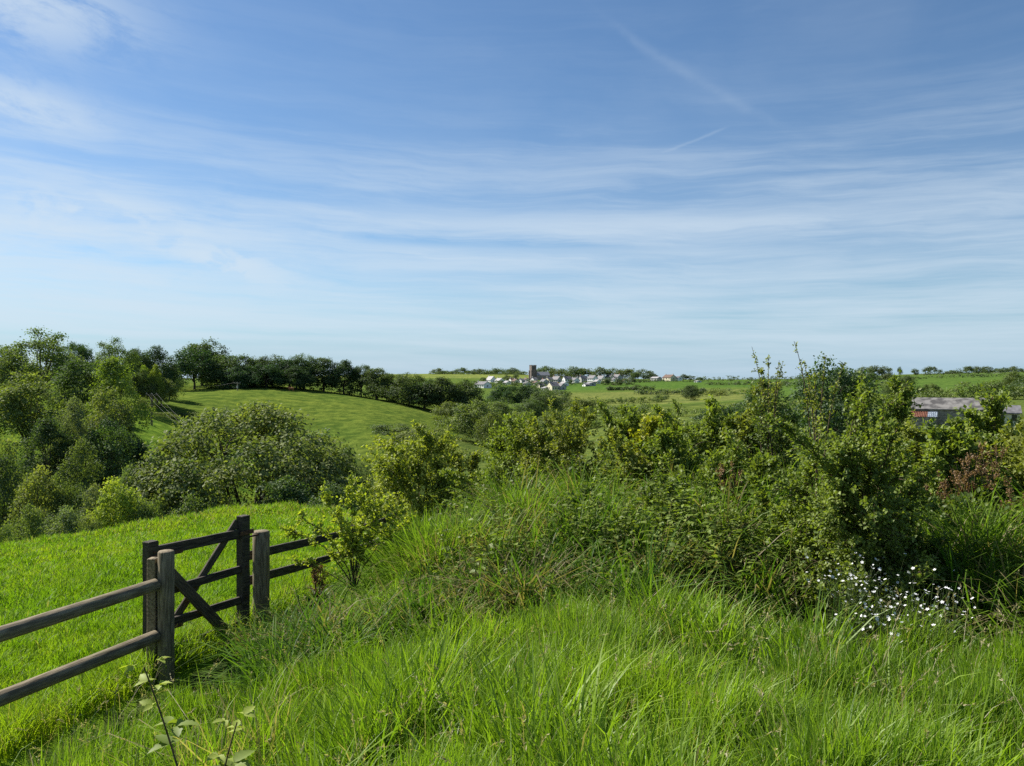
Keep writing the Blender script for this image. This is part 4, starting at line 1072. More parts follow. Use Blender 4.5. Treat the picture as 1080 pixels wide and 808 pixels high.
    T('bush', 26, 532, 50, 40, 'mid', 'low leafy bush on the brow near the left edge')
    T('bush', 120, 501, 68, 45, 'lime', 'lime green bush on the brow left of the sycamore')
    T('bush', 156, 514, 50, 45, 'olive', 'low bush tucked against the left side of the sycamore')
    T('bush', 6, 552, 36, 36, 'olive', 'low bush where the brow meets the left edge')
    T('bush', 92, 541, 40, 38, 'mid', 'lowest leafy bush on the brow below the whitish willow')
    # the sycamore: its own crown
    o = empty('sycamore_tree', (*at(264, 58)[:2], at(264, 58)[2] + .4), .9); W = 232/F*58; H = (404 - 427)/F*58 - o.location.z
    tag(o, 'big round sycamore beyond the pasture with limbs showing through its leaves', 'tree')
    tr, cr = tree_mesh(4242, H, W, .12, 95, 62000, .27, .04, 0, .9, .7, 0, 30); put('trunk', tr, o); put('crown', cr, o, (0.150, 0.185, 0.064))
    T('oak', 338, 442, 78, 66, 'grey', 'greyish tree leaning against the right side of the sycamore')
    T('bush', 372, 470, 60, 60, 'dark', 'dark bush below the pasture right of the sycamore')
    T('bush', 300, 500, 90, 50, 'dark', 'dark bush at the foot of the sycamore on its right')
    T('bush', 205, 508, 70, 50, 'mid', 'leafy bush at the foot of the sycamore on its left')
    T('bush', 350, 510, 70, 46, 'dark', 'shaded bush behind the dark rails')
    # middle valley
    T('oak', 502, 421, 52, 205, 'olive', 'olive round oak in the valley left of the dark village wood', hmin=.7)
    T('round', 534, 405, 34, 400, 'deep', 'very dark broad tree below the church, left half of a pair', hmin=.8)
    T('round', 556, 406, 32, 400, 'deep', 'very dark broad tree below the church, right half of a pair', hmin=.8)
    T('round', 574, 412, 36, 330, 'dark', 'dark dome tree in front of the church side wood', hmin=.8)
    T('round', 592, 417, 26, 345, 'dark', 'dark round tree right of the dome tree under the cream gable', hmin=.7)
    T('oak', 476, 424, 40, 230, 'mid', 'rounded valley tree at the lower end of the pasture', hmin=.7)
    T('round', 560, 421, 40, 260, 'dark', 'dark rounded tree in the valley below the dome tree', hmin=.7)
    T('round', 612, 419, 34, 300, 'mid', 'mid green round tree in the valley right of the dome tree', hmin=.7)
    T('oak', 528, 424, 36, 250, 'mid', 'mid green tree between the round oak and the dark valley tree', hmin=.7)
    T('bush', 545, 434, 46, 190, 'olive', 'olive bush in the valley over the hedge top')
    T('bush', 585, 432, 40, 200, 'mid', 'mid green bush in the valley right of the olive one')
    T('bush', 520, 436, 40, 180, 'mid', 'valley bush between the round oak and the hedge')
    T('scrub', 613, 424, 26, 350, 'mid', 'scrub bush on the rough field below the white houses')
    T('scrub', 630, 424, 22, 350, 'dark', 'darker scrub bush on the rough field right of its twin')
    T('scrub', 610, 432, 36, 240, 'mid', 'broad scrub bush low on the rough field')
    T('scrub', 650, 420, 14, 400, 'olive', 'small olive thorn on the rough field')
    T('scrub', 655, 431, 40, 240, 'olive', 'olive scrub bush just above the hedge line')
    T('round', 729, 406, 20, 380, 'dark', 'small round tree in the green field left of the thorn spray', hmin=.7)
    T('scrub', 698, 415, 16, 380, 'dark', 'small dark thorn at the field edge below the farmhouse')
    T('scrub', 756, 411, 20, 420, 'olive', 'olive thorn in the field right of the small round tree')
    T('scrub', 783, 411, 26, 430, 'mid', 'mid green thorn by the field hedge left of the hawthorn')
    T('round', 806, 398, 62, 75, 'dark', 'dark round topped tree behind the tall thorn spray', hmin=.5)
    T('round', 880, 378, 88, 52, 'deep', 'dense dark dome tree standing over the hawthorn bush', hmin=.7)
    T('round', 954, 396, 28, 280, 'dark', 'dark round field tree left of the barn roof', hmin=.9)
    T('round', 940, 404, 20, 285, 'mid', 'smaller field tree on the left side of the dark round one', hmin=.8)
    T('round', 981, 404, 18, 275, 'mid', 'small leafy tree behind the barn ridge', hmin=.8)
    T('oak', 1068, 392, 26, 270, 'mid', 'mid green tree at the right edge above the barn', hmin=.9)
    T('oak', 1095, 388, 40, 260, 'dark', 'tree past the right edge above the barn', hmin=.9)
    # far skyline
    sk = [(462, 389, 11), (470, 391, 11), (478, 392, 9), (487, 388.5, 13), (497, 391, 9), (506, 389, 12), (515, 391, 9), (524, 388.5, 14), (534, 389.5, 11), (541, 388.5, 10), (549, 391, 10)]
    for j, (px, top, w) in enumerate(sk):
        T('far', px, top, w*1.35, 1090 + (j*37) % 60, 'far', ORD[j] + ' tree from the left in the skyline row west of the church tower', group='skyline trees left of the church', base=399)
    sk = [(570, 389, 9), (577, 388.5, 12), (586, 391, 13), (596, 390, 12), (605, 389, 13), (613, 390, 6), (621, 389.5, 13), (633, 389.5, 12), (648, 390, 11), (657, 390, 12), (664, 392, 11), (679, 391, 11), (673, 394, 10), (687, 395, 8)]
    for j, (px, top, w) in enumerate(sk):
        T('far' if j % 3 else 'faro', px, top - 1.5, w*1.5, 900 + (j*41) % 70, 'far', ORD[j] + ' tree from the left in the row behind the village roofs', group='trees behind the village', base=402, hmin=.6)
    vt = [(544, 394, 8, 780, 'small tree on the green below the skyline left of the church'), (561, 401, 10, 745, 'bushy tree in front of the church tower'), (568, 404, 12, 690, 'tree between the church and the cream gable'),
          (528, 401, 7, 740, 'little dark yew between the two left houses'), (509, 398, 7, 780, 'little tree over the long white house'), (535, 396, 9, 780, 'small green tree right of the pale roof'), (602, 400, 4, 700, 'dark cypress beside the white houses'),
          (640, 399, 10, 690, 'garden tree at the right end of the white houses'), (652, 400, 12, 680, 'garden tree below the grey roofs'), (664, 398, 12, 700, 'round garden tree at the right end of the village')]
    for px, top, w, Y, lab in vt:
        T('far', px, top, w, Y, 'far', lab, group='trees among the houses', hmin=.8)
    fl = [(630, 409, 6, 'left'), (636, 410, 7, 'second'), (642, 409, 5, 'third'), (660, 408, 6, 'fourth'), (666, 409, 6, 'fifth'), (672, 406, 9, 'sixth'), (678, 408, 7, 'seventh'), (611, 411, 4, 'lower left'), (594, 413, 4, 'lowest')]
    for px, top, w, lab in fl:
        T('far', px, top, w, 610, 'far', lab + ' little bush in the scatter on the field below the white houses', 'field_bush', 'bush', 'bushes scattered below the village', hmin=.5)
    fr = [(721, 395, 9), (728, 396, 9), (737, 398, 8), (712, 397, 6)]
    for j, (px, top, w) in enumerate(sorted(fr)):
        T('far', px, top, w, 830, 'far', ORD[j] + ' small tree from the left beside the far farmhouse', group='trees beside the farmhouse', base=402)
    fr = [(912, 387, 15, 640), (922, 386.5, 17, 650), (933, 386.5, 14, 650), (906, 391, 12, 620), (920, 393, 16, 560), (938, 394, 14, 560)]
    for j, (px, top, w, Y) in enumerate(sorted(fr)):
        T('far', px, top, w, Y, 'far', ORD[j] + ' tree from the left in the small wood right of the dome tree', group='small wood on the right skyline', hmin=.7)
    fr = [(949, 387.5, 4, 'far'), (965, 389, 6, 'far'), (976, 387, 5, 'faro'), (981, 386.5, 5, 'faro'), (985, 386.8, 4, 'faro'), (1003, 391, 10, 'far'), (1012, 392, 9, 'far'), (1020, 386.5, 6, 'faro'), (1025, 386, 6, 'faro'), (1030, 386.5, 6, 'faro'),
          (1041, 386.5, 10, 'far'), (1052, 389, 10, 'far'), (1060, 388, 9, 'far'), (1067, 386, 8, 'faro'), (1036, 391, 12, 'far'), (1076, 389, 9, 'far')]
    for j, (px, top, w, kd) in enumerate(sorted(fr)):
        T(kd, px, top, w*1.25, 860, 'far', ORD[j] + ' tree from the left along the far right skyline', group='trees on the right skyline', base=396 if kd == 'faro' else 397)
build_trees()

def build_hedges():
    for pts, hh, col, lab in (
        ([(672, 470), (720, 455), (770, 450)], 3.0, 'far', 'hedgerow between the rough field and the bright field'),
        ([(745, 640), (790, 620), (850, 600)], 2.6, 'far', 'thin hedgerow high in the bright field'),
        ([(640, 560), (690, 545)], 2.6, 'far', 'short hedgerow at the top of the rough field'),
        ([(838, 330), (880, 320), (930, 318)], 3.4, 'dark', 'dark hedgerow behind the dense dome tree'),
        ([(905, 620), (950, 610), (1000, 600), (1080, 590)], 2.6, 'far', 'hedgerow dividing the far right field'),
        ([(620, 385), (660, 375), (700, 372)], 2.6, 'mid', 'broken hedgerow across the rough field'),
        ([(478, 330), (505, 345), (540, 350)], 3.6, 'dark', 'hedgerow below the left end of the village'),
        ([(600, 470), (575, 520), (560, 560)], 3.4, 'far', 'hedgerow climbing from the dome tree to the village'),
        ([(815, 120), (860, 118), (905, 116)], 3.0, 'dark', 'dark hedge seen behind the top of the hawthorn')):
        hedge(pts, hh, hh*1.2, col, lab, 2600, .5 if pts[0][1] < 450 else .7, seed=40 + int(pts[0][0]))
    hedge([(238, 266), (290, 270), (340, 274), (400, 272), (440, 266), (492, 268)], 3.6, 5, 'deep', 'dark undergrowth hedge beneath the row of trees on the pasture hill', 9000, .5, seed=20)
    hedge([(470, 215), (492, 225), (540, 225), (590, 215)], 4.2, 6, 'mid', 'shaggy valley hedge below the dark tree pair', 5000, .5, seed=21)
    hedge([(655, 205), (700, 190), (750, 170), (830, 160)], 3.0, 5, 'olive', 'rough bramble hedge between the bank and the bright field', 6000, .42, seed=22)
    hedge([(600, 120), (660, 112), (730, 105), (800, 96), (870, 92)], 3.2, 5, 'mid', 'overgrown hedge right behind the bank, nearest of the field hedges', 9000, .34, seed=23)
    hedge([(480, 110), (540, 108), (600, 112)], 5.5, 6, 'olive', 'tall overgrown hedge at the valley bottom behind the hawthorns', 6000, .38, seed=24)
    hedge([(940, 95), (1000, 90), (1060, 86), (1120, 84)], 1.7, 4, 'olive', 'low rough hedge in front of the barn', 5000, .3, seed=25)
    hedge([(600, 700), (640, 690), (668, 680)], 3.0, 4, 'far', 'garden hedge along the front of the white houses', 1500, .7, seed=26)
    hedge([(498, 640), (520, 640), (560, 650), (578, 640)], 5.0, 6, 'far', 'dark wood edge below the left part of the village', 2400, .8, seed=27)
    hedge([(736, 206), (770, 210), (806, 212)], 3.6, 3.4, 'deep', 'dark clipped hedge across the middle field left of the hawthorn', 3600, .42, seed=1)
    hedge([(764, 140), (800, 142)], 3.2, 3.4, 'deep', 'short dark hedge nearer than the clipped field hedge', 2400, .36, seed=2)
    hedge([(690, 250), (740, 240), (800, 236), (860, 230)], 3.0, 4.0, 'olive', 'rough olive hedge below the bright field', 4200, .42, seed=3)
    hedge([(736, 840), (760, 850), (790, 850), (830, 845), (880, 800)], 5.2, 6, 'far', 'long dark hedge on the skyline right of the farmhouse', 3200, .9, seed=4)
    hedge([(880, 235), (925, 232), (975, 230)], 3.2, 3.5, 'olive', 'bright topped hedge left of the barn', 3600, .40, seed=5)
    hedge([(970, 255), (1020, 250), (1075, 245), (1120, 240)], 5.2, 5, 'mid', 'thick mid green hedge behind the barn', 5600, .48, seed=6)
    hedge([(895, 420), (930, 410), (950, 380)], 5.0, 5, 'mid', 'hedge climbing the slope left of the far green field', 2600, .6, seed=7)
    hedge([(975, 800), (1010, 800), (1050, 790), (1090, 780)], 5.5, 6, 'far', 'dark hedge along the top of the far right field', 2800, .9, seed=8)
    hedge([(455, 1060), (500, 1070), (556, 1075)], 4.5, 6, 'far', 'dark hedge under the skyline trees left of the church', 2600, 1.0, seed=9)
    hedge([(668, 760), (690, 790), (740, 800)], 2.4, 3.5, 'far', 'low hedge along the road right of the village', 1800, .7, seed=10)
    hedge([(600, 290), (640, 280), (690, 262)], 4.0, 5, 'mid', 'shaggy hedge at the bottom of the rough field', 4200, .5, seed=11)
    hedge([(800, 520), (850, 520), (900, 510)], 3.0, 4, 'far', 'field hedge just left of the dome tree', 2000, .7, seed=12)
build_hedges()

# ------------------------------------------------------------------ buildings
def rgbmat(name, c, rough=.8, var=.12, scale=1.5):
    c = np.array(c); return solid(name, tuple(c*(1-var)), tuple(np.clip(c*(1+var), 0, .85)), scale, rough)
M['white'] = rgbmat('white_render', (.74, .74, .72)); M['cream'] = rgbmat('cream_render', (.62, .57, .42)); M['greywall'] = rgbmat('grey_render', (.40, .39, .37))
M['stone'] = solid('rubble_stone', (.17, .15, .12), (.33, .30, .25), 2.2, .9, (1, 1, 2.2), .4); M['towerstone'] = solid('tower_stone', (.125, .10, .088), (.20, .165, .145), 1.2, .9)
M['slate'] = rgbmat('slate_roof', (.135, .130, .135), .6, .25); M['paleslate'] = rgbmat('pale_roof', (.30, .29, .29), .7, .2); M['brownroof'] = rgbmat('brown_tile_roof', (.13, .085, .065), .8, .2)
M['glass'] = solid('dark_window', (.02, .023, .03), (.03, .034, .04), 2, .15, spec=.6); M['brick'] = solid('red_brick', (.30, .13, .075), (.42, .20, .12), 6, .9)
M['barnroof'] = solid('lichen_roof', (.070, .067, .066), (.19, .182, .172), .9, .9, (1, 1, 1), .5, 10, lo=.36, hi=.62)
M['rustsheet'] = solid('rusty_sheet', (.20, .085, .055), (.29, .13, .085), 2, .75); M['bluesheet'] = solid('pale_blue_sheet', (.30, .36, .43), (.42, .48, .54), 2, .5)

def bmbox(bm, x0, x1, y0, y1, z0, z1):
    r = bmesh.ops.create_cube(bm, size=1)['verts']
    for v in r: v.co = Vector((x0 if v.co.x < 0 else x1, y0 if v.co.y < 0 else y1, z0 if v.co.z < 0 else z1))
def bmobj(name, bm, mat, parent=None):
    bmesh.ops.recalc_face_normals(bm, faces=bm.faces)
    me = bpy.data.meshes.new(name); bm.to_mesh(me); bm.free(); me.materials.append(mat)
    return link(bpy.data.objects.new(name, me), parent)

def gable_body(w, d, he, hr):                # ridge along x
    bm = bmesh.new()
    P = [(-w/2, -d/2, -1), (w/2, -d/2, -1), (w/2, d/2, -1), (-w/2, d/2, -1), (-w/2, -d/2, he), (w/2, -d/2, he), (w/2, d/2, he), (-w/2, d/2, he), (-w/2, 0, hr), (w/2, 0, hr)]
    v = [bm.verts.new(p) for p in P]
    for f in ((0, 1, 5, 4), (2, 3, 7, 6), (0, 4, 8, 7, 3), (1, 2, 6, 9, 5), (4, 5, 9, 8), (6, 7, 8, 9), (0, 3, 2, 1)): bm.faces.new([v[i] for i in f])
    return bm
def gable_roof(w, d, he, hr, th=.18, ov=.35):
    bm = bmesh.new(); sl = (hr - he)/(d/2)
    for s in (-1, 1):
        y0, z0 = s*(d/2 + ov), he - sl*ov
        P = [(-w/2-ov, y0, z0+.02), (w/2+ov, y0, z0+.02), (w/2+ov, 0, hr+.02), (-w/2-ov, 0, hr+.02)]
        a = [bm.verts.new(p) for p in P]; b = [bm.verts.new((p[0], p[1], p[2]+th)) for p in P]
        bm.faces.new(a[::-1]); bm.faces.new(b)
        for i in range(4): bm.faces.new((a[i], a[(i+1) % 4], b[(i+1) % 4], b[i]))
    return bm

def house(px, base, w, top, label, rot=0, wall='white', roof='slate', eave=.55, d=None, chim=1, wins=3, Y=None, name='house', cat='house', lo=560, hi=900):
    Y = Y or find_Y(px, base, lo, hi)
    x, y, _ = at(px, Y); z = min(gz(x, y), (404 - base)/F*Y + 1.5)
    H = (base - top)/F*Y; W = w/F*Y; he = H*eave; d = d or max(6.5, min(W*.7, 8))
    o = empty(name, (x, y, (404 - base)/F*Y), R(rot)); tag(o, label, cat, 'houses of the village' if cat == 'house' else None)
    bmobj('wall', gable_body(W, d, he, H), M[wall], o)
    rf = bmobj('roof', gable_roof(W, d, he, H), M[roof], o)
    for k in range(chim):
        bm = bmesh.new(); cx = (W/2 - .8)*(1 if k else -1); bmbox(bm, cx-.4, cx+.4, -.35, .35, H - .6, H + 1.1); bmobj('chimney', bm, M['greywall' if wall != 'greywall' else 'brick'], rf)
    n = 0
    for fl in range(2 if he > 3.6 else 1):
        for k in range(wins):
            cx = (k + .5)/wins*W - W/2; zc = he*(.28 + .45*fl) if he > 3.6 else he*.5
            bm = bmesh.new(); bmbox(bm, cx-.55, cx+.55, -d/2-.05, -d/2+.05, zc-.6, zc+.6); bmobj('window', bm, M['glass'], o)
    for s in (-1, 1):
        bm = bmesh.new(); bmbox(bm, s*W/2-.05, s*W/2+.05, -.6, .6, he*.55-.6, he*.55+.6); bmobj('window', bm, M['glass'], o)
    return o

def build_village():
    h = house
    h(509, 409, 17, 402.5, 'long white house with dark windows at the left end of the village', -50, 'white', 'slate', .55, None, 1, 5)
    h(518, 403, 11, 397, 'house with a pale grey roof behind the long white house', -60, 'white', 'paleslate', .35)
    h(527, 404, 8, 399, 'white bungalow with a sloping pale roof right of the pale roofed house', -53, 'white', 'paleslate', .5)
    h(540, 403.5, 5, 399, 'small white gabled cottage, first of the short row left of the church', 23, 'white', 'brownroof', .6)
    h(544, 404, 5, 400, 'low cottage in the short row left of the church, brown roof', -56, 'cream', 'brownroof', .5)
    h(550, 403.5, 5, 399.5, 'white cottage with gable, third in the short row left of the church', 37, 'white', 'slate', .55)
    h(555, 403, 5, 399, 'cream cottage at the church end of the short row', -59, 'cream', 'brownroof', .55)
    h(563, 403, 5, 398, 'white gabled house directly below the church roof', 34, 'white', 'slate', .6)
    h(574, 405.5, 8, 400, 'grey roofed house between the church and the cream gables', -62, 'greywall', 'slate', .5)
    h(579, 403.5, 6, 398, 'cream gabled house high up right of the church', 31, 'cream', 'slate', .6)
    h(587, 403, 9, 397, 'house with a broad dark roof behind the big cream gable', -48, 'greywall', 'slate', .45)
    h(583, 411.5, 9, 403, 'big cream gabled house lowest in the village', 28, 'cream', 'slate', .5, 9)
    h(591, 411, 9, 404.5, 'dark roofed wing right of the big cream gable', -51, 'greywall', 'slate', .45)
    h(576, 411.5, 6, 408, 'low shed with a grey roof left of the big cream gable', -61, 'greywall', 'paleslate', .6, None, 0, 1)
    h(565.5, 406, 5, 402, 'little cottage under the churchyard trees', -54, 'white', 'brownroof', .55)
    h(598, 404.5, 8, 397, 'white house with a gable facing the valley, first of the right hand group', 22, 'white', 'slate', .62)
    h(606, 404, 8, 398.5, 'low white house between two taller white houses', -57, 'white', 'slate', .55)
    h(603, 399, 18, 394.5, 'long dark roof behind the first two white houses', -50, 'greywall', 'slate', .35, None, 2, 4, None, 'house', 'house', 700, 960)
    h(615, 403.5, 8, 396.5, 'grey gabled house in the middle of the white group', 26, 'greywall', 'slate', .6)
    h(625, 404, 9, 396, 'tallest bright white house of the right hand group', -53, 'white', 'slate', .62)
    h(623, 407, 8, 403.5, 'flat grey outbuilding below the tallest white house', -63, 'greywall', 'paleslate', .75, None, 0, 2)
    h(634, 402.5, 9, 396.5, 'white house with a big grey roof right of the tallest white one', -56, 'white', 'slate', .45)
    h(643, 401, 7, 395, 'cream fronted house near the right end of the village', -49, 'cream', 'slate', .55)
    h(651, 400.5, 9, 395, 'grey house with two chimneys near the right end', -59, 'greywall', 'slate', .5, None, 2)
    h(658, 404, 3.5, 401, 'tiny white cottage alone at the right end of the village', -52, 'white', 'brownroof', .6, None, 0, 1)
    h(706, 401, 13, 395.3, 'distant farmhouse with a brown hipped roof on the skyline', -62, 'cream', 'brownroof', .5, None, 2, 3, 815)
    h(692, 401, 10, 397.5, 'low grey farm shed left of the distant farmhouse', -55, 'greywall', 'paleslate', .6, None, 0, 2, 820)
    h(716, 400.5, 4, 397, 'small white annex right of the distant farmhouse', -48, 'white', 'slate', .6, None, 0, 1, 812)
    h(736, 403.5, 4, 401.5, 'tiny white shed by the road right of the farmhouse', -58, 'white', 'paleslate', .7, None, 0, 1, 780)
    h(1052, 396.5, 7, 393.5, 'pale farm building on the far right skyline', -51, 'cream', 'paleslate', .6, None, 0, 2, 820)
    h(611, 402, 6, 397.5, 'narrow white house squeezed between the grey gabled and low white houses', 26, 'white', 'slate', .6)
    h(630, 404.5, 5, 400.5, 'little white cottage right of the flat grey outbuilding', -52, 'white', 'paleslate', .5)
    h(639, 403.8, 6, 399.5, 'cream cottage in front of the house with the big grey roof', 32, 'cream', 'slate', .55)
    h(648, 402.6, 5, 398.8, 'white cottage below the grey house with two chimneys', -60, 'white', 'slate', .55)
    h(595, 407, 6, 402.5, 'pale cottage just right of the dark roofed wing', -50, 'white', 'paleslate', .5)
    h(570, 409, 6, 404.5, 'cream cottage half hidden below the churchyard', 25, 'cream', 'slate', .55)
    h(556, 406.5, 6, 402.5, 'white cottage under the church tower, partly behind a dark tree', -58, 'white', 'slate', .5)
    h(535, 405.5, 6, 401.8, 'grey roofed cottage behind the dark tree pair', -52, 'white', 'paleslate', .5)
    h(664, 402.5, 5, 399.2, 'last white house at the right end, beyond the round garden tree', -52, 'white', 'slate', .5)
    h(618, 407.5, 5, 404.6, 'low white cottage at the top of the rough field', 20, 'white', 'slate', .55)
    # church
    Y = 800; x, y, _ = at(562, Y); zb = (404 - 400)/F*Y
    o = empty('church', (x, y, zb), R(24)); tag(o, 'village church with a square dark stone tower', 'church')
    w = 5.5; H = (400 - 385.0)/F*Y
    bm = bmesh.new(); bmbox(bm, -w/2, w/2, -w/2, w/2, -2, H - .9)
    for s in (-1, 1):
        for t in (-1, 1): bmbox(bm, s*w/2 - .55, s*w/2 + .55, t*w/2 - .55, t*w/2 + .55, -2, H*.62)
    bmobj('tower', bm, M['towerstone'], o)
    bm = bmesh.new()
    for k in range(5):
        a = -w/2 + (k + .5)*w/5
        if k % 2 == 0:
            for s in (-1, 1):
                bmbox(bm, a - w/10, a + w/10, s*(w/2 - .25) - .3, s*(w/2 - .25) + .3, H - .55, H)
                if k == 2: bmbox(bm, s*(w/2 - .25) - .3, s*(w/2 - .25) + .3, a - w/10, a + w/10, H - .55, H)
    bmbox(bm, -w/2 - .12, w/2 + .12, -w/2 - .12, w/2 + .12, H - .9, H - .55)
    bmobj('battlements', bm, M['towerstone'], o)
    for s in (0, 1):
        bm = bmesh.new()
        if s: bmbox(bm, -.7, .7, -w/2 - .06, -w/2 + .1, H*.68, H*.86)
        else: bmbox(bm, w/2 - .1, w/2 + .06, -.7, .7, H*.68, H*.86)
        bmobj('belfry_opening', bm, M['glass'], o)
    nv = gable_body(15, 8, 4.2, 7.6); nv = bmobj('nave', nv, M['stone'], o); nv.location = (w/2 + 7.6, .5, 0)
    nr = bmobj('nave_roof', gable_roof(15, 8, 4.2, 7.6), M['paleslate'], o); nr.location = (w/2 + 7.6, .5, 0)
    # barn
    Y = 125; xl = (969 - 540)/F*Y; xr = (1050 - 540)/F*Y; W = (xr - xl)*.86; d = 7.2; zb = gz((xl+xr)/2, Y)
    he = -4.3 - zb; hr = -2.62 - zb
    o = empty('barn', ((xl+xr)/2 + .9, Y + d/2, zb), R(-31)); tag(o, 'old stone barn with a grey lichened roof and a patched lean-to', 'barn')
    bmobj('wall', gable_body(W, d, he, hr), M['stone'], o)
    bmobj('roof', gable_roof(W, d, he, hr, .16, .25), M['barnroof'], o)
    bm = bmesh.new(); bmbox(bm, 3.0, 4.6, -d/2 - .06, -d/2 + .1, 0, 2.3); bmobj('door', bm, M['dark'], o)
    lx0, lx1, lm = -W/2 - .25, -W/2 + 3.7, -W/2 + 2.25; ly = -d/2 - 2.6
    bm = bmesh.new(); bmbox(bm, lx0 + .15, lx1 - .15, ly + .15, -d/2 - .003, -.8, he - 1.25); bmobj('lean_to_wall', bm, M['stone'], o)
    for nm, a, b, mt in (('rusty_roof_sheet', lx0, lm, 'rustsheet'), ('pale_roof_sheet', lm + .02, lx1, 'bluesheet')):
        bm = bmesh.new(); n = int((b - a)/.12); vs0 = []
        for i in range(n + 1):
            xx = a + (b - a)*i/n; cz = .025*math.cos(i*math.pi)
            vs0.append((bm.verts.new((xx, -d/2 - .01, he - .32 + cz)), bm.verts.new((xx, ly, he - 1.15 + cz))))
        for i in range(n): bm.faces.new((vs0[i][0], vs0[i][1], vs0[i+1][1], vs0[i+1][0]))
        bmesh.ops.solidify(bm, geom=bm.faces[:], thickness=.02)
        bmobj(nm, bm, M[mt], o)
    # farmhouse half hidden behind the right-hand shrub
    Y = 140; x, y, z = at(1068, Y)
    o = empty('farmhouse', (x, y + 3.5, z), R(-30)); tag(o, 'pale farmhouse hidden behind the right hand shrub, brick chimney showing', 'house')
    he = (404 - 436)/F*Y - z; hr = (404 - 429)/F*Y - z
    bmobj('wall', gable_body(5.6, 7, he, hr), M['cream'], o); rf = bmobj('roof', gable_roof(5.6, 7, he, hr), M['slate'], o)
    bm = bmesh.new(); bmbox(bm, -2.0, -1.2, -.4, .4, hr - .4, hr + 1.9); bmbox(bm, -2.07, -1.13, -.47, .47, hr + 1.9, hr + 2.05); ch = bmobj('chimney', bm, M['brick'], rf)
    for cx in (-2.2, 0, 2.0):
        bm = bmesh.new(); bmbox(bm, cx - .4, cx + .4, -3.56, -3.4, he*.5, he*.5 + 1.1); bmobj('window', bm, M['glass'], o)
build_village()

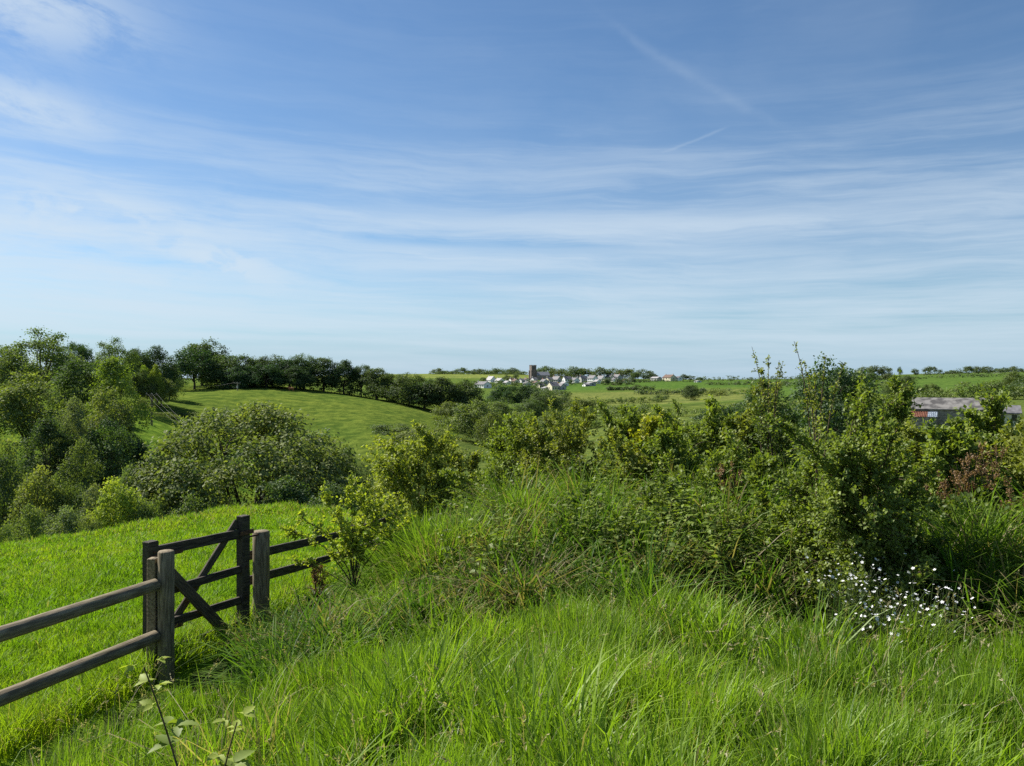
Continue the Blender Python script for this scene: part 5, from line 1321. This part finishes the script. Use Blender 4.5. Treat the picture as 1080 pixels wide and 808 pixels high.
# ------------------------------------------------------------------ power poles, wires, cow
def build_small():
    M['polewood'] = solid('pole_wood', (.09, .07, .05), (.16, .13, .10), 3, .9); M['palepole'] = solid('silvered_pole', (.22, .19, .15), (.32, .28, .23), 3, .9)
    M['wire'] = solid('wire', (.16, .16, .16), (.2, .2, .2), 3, .6)
    tops = []
    for px, base, top, Y, mt, lab in ((160, 437, 414.5, 146, 'polewood', 'dark power pole with a cross arm by the gully bushes'), (250.5, 419, 403, 245, 'palepole', 'pale power pole on the pasture in front of the tree row')):
        x = (px - 540)/F*Y; zt = (404 - top)/F*Y; zb = min(gz(x, Y), (404 - base)/F*Y) - .3
        o = empty('power_pole', (x, Y, zb)); tag(o, lab, 'power pole', 'power poles')
        V, Q = tubes([(np.array([(0, 0, 0), (0, 0, (zt-zb)*.5), (0, 0, zt - zb)]), np.array([.19, .17, .14]))], 10); put('pole', mesh_np('pole', V, Q, None, M[mt], None, True), o)
        bm = bmesh.new(); bmbox(bm, -1.0, 1.0, -.22, -.08, zt - zb - .45, zt - zb - .25); bmobj('cross_arm', bm, M[mt], o)
        for k in (-.9, 0, .9):
            V, Q = tubes([(np.array([(k, -.15, zt-zb-.25), (k, -.15, zt-zb-.08), (k, -.15, zt-zb+.05)]), np.array([.05, .09, .05]))], 8); put('insulator', mesh_np('insulator', V, Q, None, M['wire'], None, True), o)
        if mt == 'palepole':
            bm = bmesh.new(); bmbox(bm, -.28, .28, -.50, -.20, zt - zb - 1.9, zt - zb - 1.2); bmobj('transformer', bm, M['greywall'], o)
        tops.append(Vector((x, Y - .15, zt + .02)))
    a = tops[0]; Yb = 95; b = Vector(((262 - 540)/F*Yb, Yb, (404 - 486)/F*Yb))
    paths = []
    for k in (-.9, 0, .9):
        t = np.linspace(0, 1, 24)[:, None]; p0 = np.array(a) + [k, 0, 0]; p1 = np.array(b) + [k*.8, 0, 0]
        paths.append((p0*(1-t) + p1*t - np.array([0, 0, 1.])*(4*1.6*t*(1-t)), np.full(24, .009)))
    V, Q = tubes(paths, 4); tag(put('power_line', mesh_np('power_line', V, Q, None, M['wire'])), 'three sagging wires running down from the dark pole to the sycamore', 'power line')
    a = tops[1]; c = Vector(((196 - 540)/F*250, 250, (404 - 406)/F*250)); t = np.linspace(0, 1, 16)[:, None]
    V, Q = tubes([(np.array(a)*(1-t) + np.array(c)*t - np.array([0, 0, 1.])*(4*.8*t*(1-t)), np.full(16, .016))], 4)
    tag(put('power_line', mesh_np('power_line', V, Q, None, M['wire'])), 'single thin wire from the pale pole to the dark dome tree', 'power line')
    # cow
    Y = 252; x, y, z = at(307, Y)
    z = gz(x, y)
    bmv = [(-.75, 0, 1.05, .34), (-.2, 0, 1.0, .42), (.45, 0, 1.05, .40), (.95, 0, 1.15, .26), (1.25, 0, 1.25, .18), (1.5, 0, 1.18, .15), (1.72, 0, 1.05, .09),
           (.62, .2, .62, .13), (.62, .2, .3, .075), (.62, .2, 0, .07), (.62, -.2, .62, .13), (.62, -.2, .3, .075), (.62, -.2, 0, .07),
           (-.78, .2, .68, .17), (-.9, .2, .36, .085), (-.82, .2, 0, .07), (-.78, -.2, .68, .17), (-.9, -.2, .36, .085), (-.82, -.2, 0, .07), (-1.05, 0, 1.1, .06), (-1.12, 0, .55, .04), (1.4, .17, 1.36, .05), (1.4, -.17, 1.36, .05)]
    ed = [(0, 1), (1, 2), (2, 3), (3, 4), (4, 5), (5, 6), (2, 7), (7, 8), (8, 9), (2, 10), (10, 11), (11, 12), (0, 13), (13, 14), (14, 15), (0, 16), (16, 17), (17, 18), (0, 19), (19, 20), (4, 21), (4, 22)]
    me = bpy.data.meshes.new('cow'); me.from_pydata([v[:3] for v in bmv], ed, [])
    o = put('cow', me, None, None, (x, y, z)); o.rotation_euler = (0, 0, R(160))
    o.modifiers.new('skin', 'SKIN'); o.modifiers.new('sub', 'SUBSURF').levels = 1; o.modifiers['sub'].render_levels = 2
    if not me.skin_vertices: me.attributes
    sv = me.skin_vertices[0].data if me.skin_vertices else None
    if sv is not None:
        for v, q in zip(bmv, sv): q.radius = (v[3], v[3])
        sv[0].use_root = True
    me.materials.append(solid('brown_hide', (.22, .085, .035), (.32, .14, .06), 2, .8))
    tag(o, 'reddish brown cow standing at the shaded top of the pasture', 'cow')
build_small()
